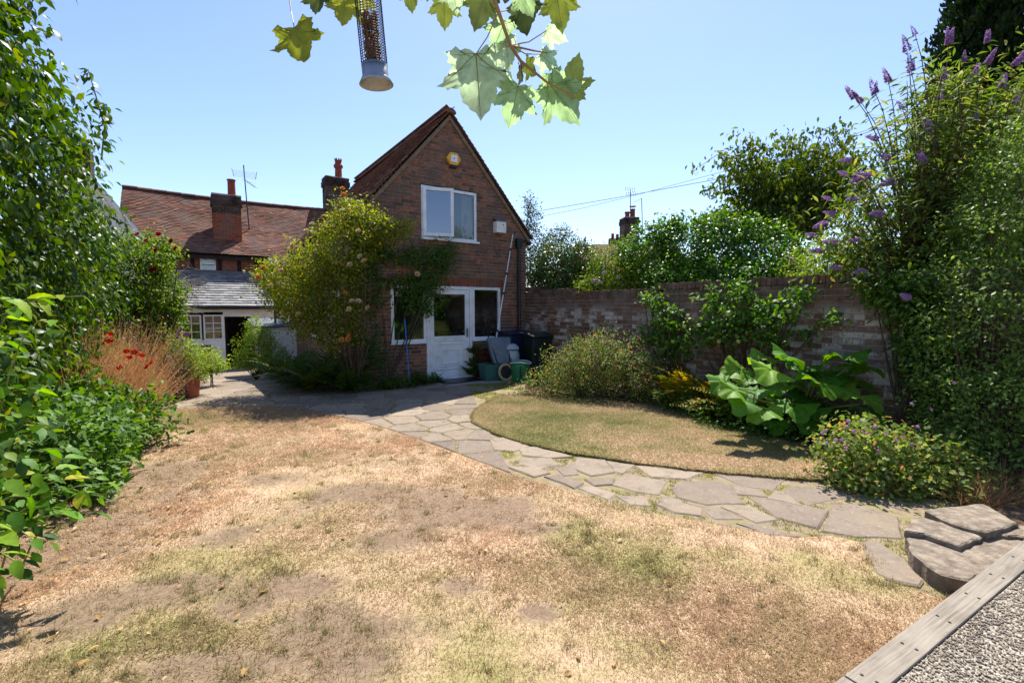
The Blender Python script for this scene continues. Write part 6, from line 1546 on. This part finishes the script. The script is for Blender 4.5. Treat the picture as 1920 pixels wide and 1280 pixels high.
MB().add([(-.2, -.14, .03), (.2, -.14, .03), (.2, .14, .03), (-.2, .14, .03), (-.24, -.18, .37), (.24, -.18, .37), (.24, .18, .37), (-.24, .18, .37), (-.22, -.16, .37), (.22, -.16, .37), (.22, .16, .37), (-.22, .16, .37), (-.18, -.12, .05), (.18, -.12, .05), (.18, .12, .05), (-.18, .12, .05)],
  [(0, 3, 2, 1), (0, 1, 5, 4), (1, 2, 6, 5), (2, 3, 7, 6), (3, 0, 4, 7), (4, 5, 9, 8), (5, 6, 10, 9), (6, 7, 11, 10), (7, 4, 8, 11), (8, 9, 13, 12), (9, 10, 14, 13), (10, 11, 15, 14), (11, 8, 12, 15), (12, 13, 14, 15)]).build('tub', 'teal_box', bxg, bevel=.006)
m = MB(); m.box(-.25, .25, -.19, -.181, .34, .375); m.box(-.25, .25, .181, .19, .34, .375); m.build('rim', 'teal_box', bxg)
wb = empty('wheelbarrow', hw(.87, -.9), ANG - .1, 'upended wheelbarrow with pale tyre and grey tray', 'wheelbarrow')
def torus(R_, r_, seg=24, sd=8): return [(R_ + r_ * math.cos(2 * math.pi * k / sd), r_ * math.sin(2 * math.pi * k / sd)) for k in range(sd + 1)]
t_ = MB().lathe(torus(.165, .03), 28).build('tyre', 'tyre', wb, smooth=True); t_.rotation_euler = (R(80), 0, R(6)); t_.location = (0, 0, .205)
h_ = MB().lathe([(.001, .02), (.13, .015), (.14, 0), (.13, -.015), (.001, -.02)], 24).build('wheel_disc', 'metal_dark', wb); h_.rotation_euler = (R(80), 0, R(6)); h_.location = (0, 0, .205)
fr_ = MB()
for s_ in (-1, 1):
    fr_.tube([(s_ * .07, -.02, .02), (s_ * .06, .0, .2), (s_ * .16, .12, .45), (s_ * .24, .35, .95), (s_ * .24, .22, 1.06)], .015, 8)
fr_.tube([(-.07, -.02, .03), (.07, -.02, .03)], .012, 6); fr_.build('frame', 'metal_dark', wb)
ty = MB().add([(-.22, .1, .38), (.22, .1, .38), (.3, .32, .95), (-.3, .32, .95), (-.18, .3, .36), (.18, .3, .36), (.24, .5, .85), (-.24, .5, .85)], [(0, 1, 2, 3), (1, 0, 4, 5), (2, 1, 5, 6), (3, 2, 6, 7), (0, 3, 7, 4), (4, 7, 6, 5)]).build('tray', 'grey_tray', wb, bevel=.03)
gt_ = empty('grey_tub', hw(1.2, -.62), ANG - .3, 'pale grey plastic tub standing on end behind the green bag', 'tub')
MB().lathe([(.001, 0), (.16, 0), (.19, .5), (.17, .72), (.1, .78), (.001, .79)], 20).build('body', 'grey_tub', gt_, smooth=True); MB().tube([(-.19, -.04, .6), (-.1, -.2, .66), (.1, -.2, .66), (.19, -.04, .6)], .012, 6).build('handle', 'metal_dark', gt_)
bg_ = empty('garden_bag', hw(1.2, -.98), ANG, 'round green pop up garden bag with pale rim', 'bag')
rs = random.Random(3); seg = 26; pr = [(.2, 0), (.215, .15), (.225, .3), (.235, .4), (.215, .39), (.2, .2)]
m = MB(); 
for r_i, (rr, z) in enumerate(pr):
    for k in range(seg):
        a = 2 * math.pi * k / seg; w_ = 1 + .03 * math.sin(3 * a + z * 5) + .02 * math.sin(7 * a + z * 9); m.v.append((rr * w_ * math.cos(a), rr * w_ * math.sin(a), z + .02 * math.sin(2 * a) * (z > .3))); m.r.append(0)
m.f = [(i * seg + k, i * seg + (k + 1) % seg, (i + 1) * seg + (k + 1) % seg, (i + 1) * seg + k) for i in range(len(pr) - 1) for k in range(seg)]; m.build('fabric', 'bag_green', bg_, smooth=True)
MB().tube([(.236 * math.cos(a), .236 * math.sin(a), .405 + .02 * math.sin(2 * a)) for a in [2 * math.pi * k / 24 for k in range(25)]], .011, 6).build('rim', 'lightshrub' if False else 'white_paint', bg_)
for a in (-2.2, -1.2): MB().tube([(.232 * math.cos(a), .232 * math.sin(a), .1), (.24 * math.cos(a), .24 * math.sin(a), .34)], .016, 5).build('strap', 'black_plastic', bg_)
rb = empty('brown_crate', hw(.86, -.26), ANG, 'dark rusty brown crate under the right window', 'crate')
for k in range(5): wbox('slat', 'rust', rb, -.24, .24, -.02 + .004 * (k % 2), .0, .06 + k * .12, .16 + k * .12)
for s_ in (-1, 1): wbox('post', 'rust', rb, s_ * .23 - .02, s_ * .23 + .02, .002, .2, .03, .68)
wbox('back', 'rust', rb, -.24, .24, .18, .2, .05, .66)

# ================================================================== SYCAMORE BRANCH AND FEEDER
SYC = [(0, 0), (.10, -.06), (.20, -.10), (.30, -.06), (.36, -.12), (.44, -.04), (.58, -.02), (.50, .06), (.54, .12), (.48, .17), (.45, .21), (.52, .26), (.55, .35), (.62, .36), (.64, .46), (.76, .56), (.62, .56), (.56, .62), (.50, .58), (.42, .58), (.34, .55), (.35, .64), (.31, .72), (.32, .78), (.22, .84), (.18, .94), (.08, 1.0), (0, 1.14)]
def syc_mesh(seed, mat):
    rs = random.Random(seed); out = SYC + [(-x, y) for x, y in SYC[-2:0:-1]]
    cur = rs.uniform(.25, .75); tw = rs.uniform(-.3, .3); sx = rs.uniform(.8, 1.0)
    def z(x, y): return -cur * .5 * (y - .2) ** 2 - .22 * abs(x) ** 1.6 + tw * x * y + .05 * math.sin(8 * x + seed) * math.sin(7 * y + seed) + .03 * math.sin(17 * x + seed)
    ctr = (0, .12); vs = []; fs = []; rings = 4; n = len(out)
    for i in range(1, rings + 1):
        t = i / rings
        for (x, y) in out:
            q = (ctr[0] + (x - ctr[0]) * t, ctr[1] + (y - ctr[1]) * t); vs.append((q[0] * sx, q[1], z(*q)))
    vs.append((0, ctr[1], z(0, ctr[1]))); cidx = len(vs) - 1
    for j in range(n): fs.append((cidx, j, (j + 1) % n))
    for i in range(rings - 1):
        for j in range(n):
            a, b = i * n + j, i * n + (j + 1) % n; fs += [(a, a + n, b + n), (a, b + n, b)]
    me = tri_mesh('leaf', np.array(vs), np.array(fs), smooth=True); me.materials.append(mat)
    vb = MB()
    for tip, w in (((0, 1.08), .012), ((.70, .54), .010), ((-.70, .54), .010), ((.50, .02), .008), ((-.50, .02), .008)):
        pts = [(tip[0] * t * sx, tip[1] * t, z(tip[0] * t, tip[1] * t) - .006) for t in (0, .25, .5, .75, 1)]
        vb.tube(pts, [w, w * .8, w * .6, w * .4, w * .15], 4, cap=False)
    vm = bpy.data.meshes.new('vein'); vm.from_pydata(vb.v, [], vb.f); vm.update(); vm.materials.append(MT['twig_green'])
    return me, vm
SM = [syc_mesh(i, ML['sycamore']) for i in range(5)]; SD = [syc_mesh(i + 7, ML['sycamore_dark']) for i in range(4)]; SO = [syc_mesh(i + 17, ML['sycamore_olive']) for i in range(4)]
sy = plant('sycamore_branch', P(930, -160, 1.45), 'overhanging sycamore twig with big pale lobed leaves at the top', 'branch')
zc = lambda x, y: (480 + x / 3, y / 3 - 8)
tw = [P(905, -190, 1.42), P(*zc(1325, -20), 1.42), P(*zc(1365, 90), 1.42), P(*zc(1430, 280), 1.42), P(*zc(1490, 370), 1.43), P(*zc(1640, 490), 1.44), P(*zc(1790, 570), 1.44)]
MB().tube([q - sy.location for q in tw], [.008, .0065, .006, .005, .0045, .0032, .0022], 7).build('twig', 'twig_red', sy)
MB().tube([q - sy.location for q in (tw[3], P(*zc(1560, 310), 1.45), P(*zc(1640, 322), 1.46))], [.003, .0024, .0018], 6).build('twig', 'twig_red', sy)
# (base px,py), (tip px,py), depth, turned towards the viewer 0..1, dark, twig attachment
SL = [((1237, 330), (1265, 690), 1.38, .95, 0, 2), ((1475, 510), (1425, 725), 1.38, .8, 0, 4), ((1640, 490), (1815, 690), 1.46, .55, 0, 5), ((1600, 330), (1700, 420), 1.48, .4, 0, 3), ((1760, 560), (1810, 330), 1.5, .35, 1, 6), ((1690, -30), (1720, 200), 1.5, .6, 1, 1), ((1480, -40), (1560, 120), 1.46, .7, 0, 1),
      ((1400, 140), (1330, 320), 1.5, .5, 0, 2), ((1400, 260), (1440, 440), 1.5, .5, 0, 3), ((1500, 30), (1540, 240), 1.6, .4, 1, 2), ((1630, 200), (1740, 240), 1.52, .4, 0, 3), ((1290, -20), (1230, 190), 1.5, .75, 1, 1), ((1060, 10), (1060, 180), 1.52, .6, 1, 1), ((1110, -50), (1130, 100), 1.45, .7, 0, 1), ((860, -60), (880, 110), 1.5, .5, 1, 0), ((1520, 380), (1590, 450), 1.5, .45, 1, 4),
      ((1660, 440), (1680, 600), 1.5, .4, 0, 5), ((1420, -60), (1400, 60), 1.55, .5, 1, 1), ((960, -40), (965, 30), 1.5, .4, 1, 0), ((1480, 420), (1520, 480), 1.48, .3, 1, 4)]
rs = random.Random(17)
def place_syc(root, b, t, Y, face, dark, att, k):
    bp = P(*zc(*b), Y); tpz = P(*zc(*t), Y + rs.uniform(-.03, .05)); ax_ = tpz - bp; L_ = ax_.length / (1.0 if face > .5 else 1.1); ax_.normalize()
    view = -bp.normalized() + Vector((0, 0, CAMH)) * 0
    view = (Vector((0, 0, CAMH)) - bp).normalized()
    nrm_ = (-view * face + Vector((rs.uniform(-.4, .4), .3, .8)) * (1 - face)).normalized()
    nrm_ = (nrm_ - ax_ * nrm_.dot(ax_)).normalized(); x_ = ax_.cross(nrm_)
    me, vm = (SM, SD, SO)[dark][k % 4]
    o = bpy.data.objects.new('leaf', me); COL.objects.link(o); o.parent = root
    m = Matrix((x_ * L_, ax_ * L_, nrm_ * L_)).transposed().to_4x4(); m.translation = bp - root.location; o.matrix_local = m
    v = bpy.data.objects.new('vein', vm); COL.objects.link(v); v.parent = o
    if att is not None:
        a = tw[att]; mid = (a + bp) / 2 + Vector((0, 0, -.012)); MB().tube([q - root.location for q in (a, mid, bp)], [.0022, .0017, .0015], 5).build('leaf_stalk', 'twig_red', root)
for k, (b, t, Y, face, dark, att) in enumerate(SL): place_syc(sy, b, t, Y, face, dark, att, k)
sy2 = plant('sycamore_branch', P(640, -140, 1.5), 'smaller sycamore twig with olive leaves left of the bird feeder', 'branch')
tw = [P(600, -150, 1.5), P(*zc(180, -40), 1.5), P(*zc(500, -40), 1.5), P(*zc(700, -90), 1.5)]
MB().tube([q - sy2.location for q in (tw[1], tw[0], tw[2], tw[3], P(905, -190, 1.42))], .005, 6).build('twig', 'twig_red', sy2)
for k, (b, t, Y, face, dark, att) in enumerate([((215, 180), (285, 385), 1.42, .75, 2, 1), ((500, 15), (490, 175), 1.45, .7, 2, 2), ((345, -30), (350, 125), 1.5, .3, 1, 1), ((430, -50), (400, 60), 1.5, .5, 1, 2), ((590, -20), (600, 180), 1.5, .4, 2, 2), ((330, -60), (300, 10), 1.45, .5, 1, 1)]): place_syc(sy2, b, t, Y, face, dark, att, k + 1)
# one near leaf tip at the top left
bl = plant('hanging_leaf_sprig', P(80, -90, 1.6), 'single bright leaf sprig dipping into the top left corner', 'branch')
tw = [P(60, -110, 1.6)]
for k, (b, t) in enumerate((((-1240, -60), (-1170, 55)), ((-1330, -60), (-1290, 20)), ((300, -90), (290, 5)))): place_syc(bl, b, t, 1.6, .6, 0, 0, k)

fd = empty('bird_feeder', P(705, 150, 1.18), 0, 'hanging wire mesh bird feeder partly filled with peanuts', 'bird feeder')
fd.rotation_euler = (R(3), R(-4), 0); fd.scale = (.92, .92, .95)
FR = .033; FH = .24
wm_ = MB()
for k in range(22):
    a = 2 * math.pi * k / 22; wm_.tube([(FR * math.cos(a), FR * math.sin(a), .03), (FR * math.cos(a), FR * math.sin(a), FH)], .0008, 4, cap=False)
for k in range(34):
    z = .03 + (FH - .03) * k / 33; wm_.tube([((FR + .0006) * math.cos(a), (FR + .0006) * math.sin(a), z) for a in [2 * math.pi * j / 22 for j in range(23)]], .0008, 4, cap=False)
wm_.build('mesh_cage', 'metal_dark', fd)
MB().lathe([(.0001, .004), (.02, .004), (.036, -.006), (.043, -.012), (.0445, -.012), (.038, 0), (.034, .008), (.034, .036), (.0325, .036), (.0325, .008), (.0001, .008)], 32).build('base_cup', 'metal', fd, smooth=True)
MB().lathe([(.036, FH), (.036, FH + .02), (.02, FH + .035), (.0001, FH + .037)], 28).build('cap', 'metal', fd, smooth=True)
MB().tube([(0, 0, FH + .036), (.004, 0, FH + .3)], .0012, 5).build('hanger', 'metal_dark', fd)
r_ = np.random.default_rng(5); n = 420; z_ = r_.uniform(.02, .158, n); az = r_.random(n) * 6.28; rad = .0185 * np.sqrt(r_.uniform(.4, 1, n)); ctr = np.stack([np.cos(az) * rad, np.sin(az) * rad, z_], 1)
Vv = iv_ = None
sp = np.array([v for v in np.vstack([np.eye(3), -np.eye(3)])]); sf = np.array([(0, 1, 2), (1, 3, 2), (3, 4, 2), (4, 0, 2), (1, 0, 5), (3, 1, 5), (4, 3, 5), (0, 4, 5)])
Vv = (sp[None] * np.array([.0045, .0045, .0075]) * r_.uniform(.7, 1.2, (n, 1, 1)))[:, :, :] + ctr[:, None]
o = link('peanuts', tri_mesh('peanuts', Vv.reshape(-1, 3), (sf[None] + (np.arange(n) * 6)[:, None, None]).reshape(-1, 3), smooth=True), MT['peanut'], fd); o['kind'] = 'stuff'

# ================================================================== LITTER ON THE LAWN
r_ = np.random.default_rng(77); n = 420
cx = np.concatenate([r_.uniform(-3.8, 2.2, 90), r_.normal(-2.6, .6, 170)]); cy = np.concatenate([1.5 + 4.5 * r_.random(90), r_.normal(2.9, .9, 170)])
k = inside(LAWN, cx, cy); pp = np.stack([cx[k], cy[k], np.full(k.sum(), .02)], 1); n = len(pp)
o = empty('leaf_litter', (0, 0, 0)); 
Vv, Ff = leaf_arrays(pp, nz(r_.normal(size=(n, 3)) * .3 + np.array([0, 0, 1])), nz(r_.normal(size=(n, 3)) * np.array([1, 1, .2])), r_.uniform(.018, .05, n), t_oval(.55, .18, .1))
bpy.data.objects.remove(o); o = link('leaf_litter', tri_mesh('leaf_litter', Vv, Ff, np.repeat(r_.random(n), 7), smooth=True), ML['dead']); tag(o, 'dry brown fallen leaves scattered over the lawn', 'leaves', kind='stuff')
n = 260; q = np.array([gl(a, b)[:] for a, b in zip(r_.uniform(480, 760, n), r_.uniform(735, 770, n))]); q[:, 2] += .018
Vv, Ff = leaf_arrays(q, nz(r_.normal(size=(n, 3)) * .3 + np.array([0, 0, 1])), nz(r_.normal(size=(n, 3)) * np.array([1, 1, .2])), r_.uniform(.012, .03, n), t_oval(.7, .18, .1))
o = link('fallen_petals', tri_mesh('fallen_petals', Vv, Ff, np.repeat(r_.random(n), 7), smooth=True), MP['rose']); tag(o, 'pale rose petals fallen on the shaded paving', 'petals', kind='stuff')
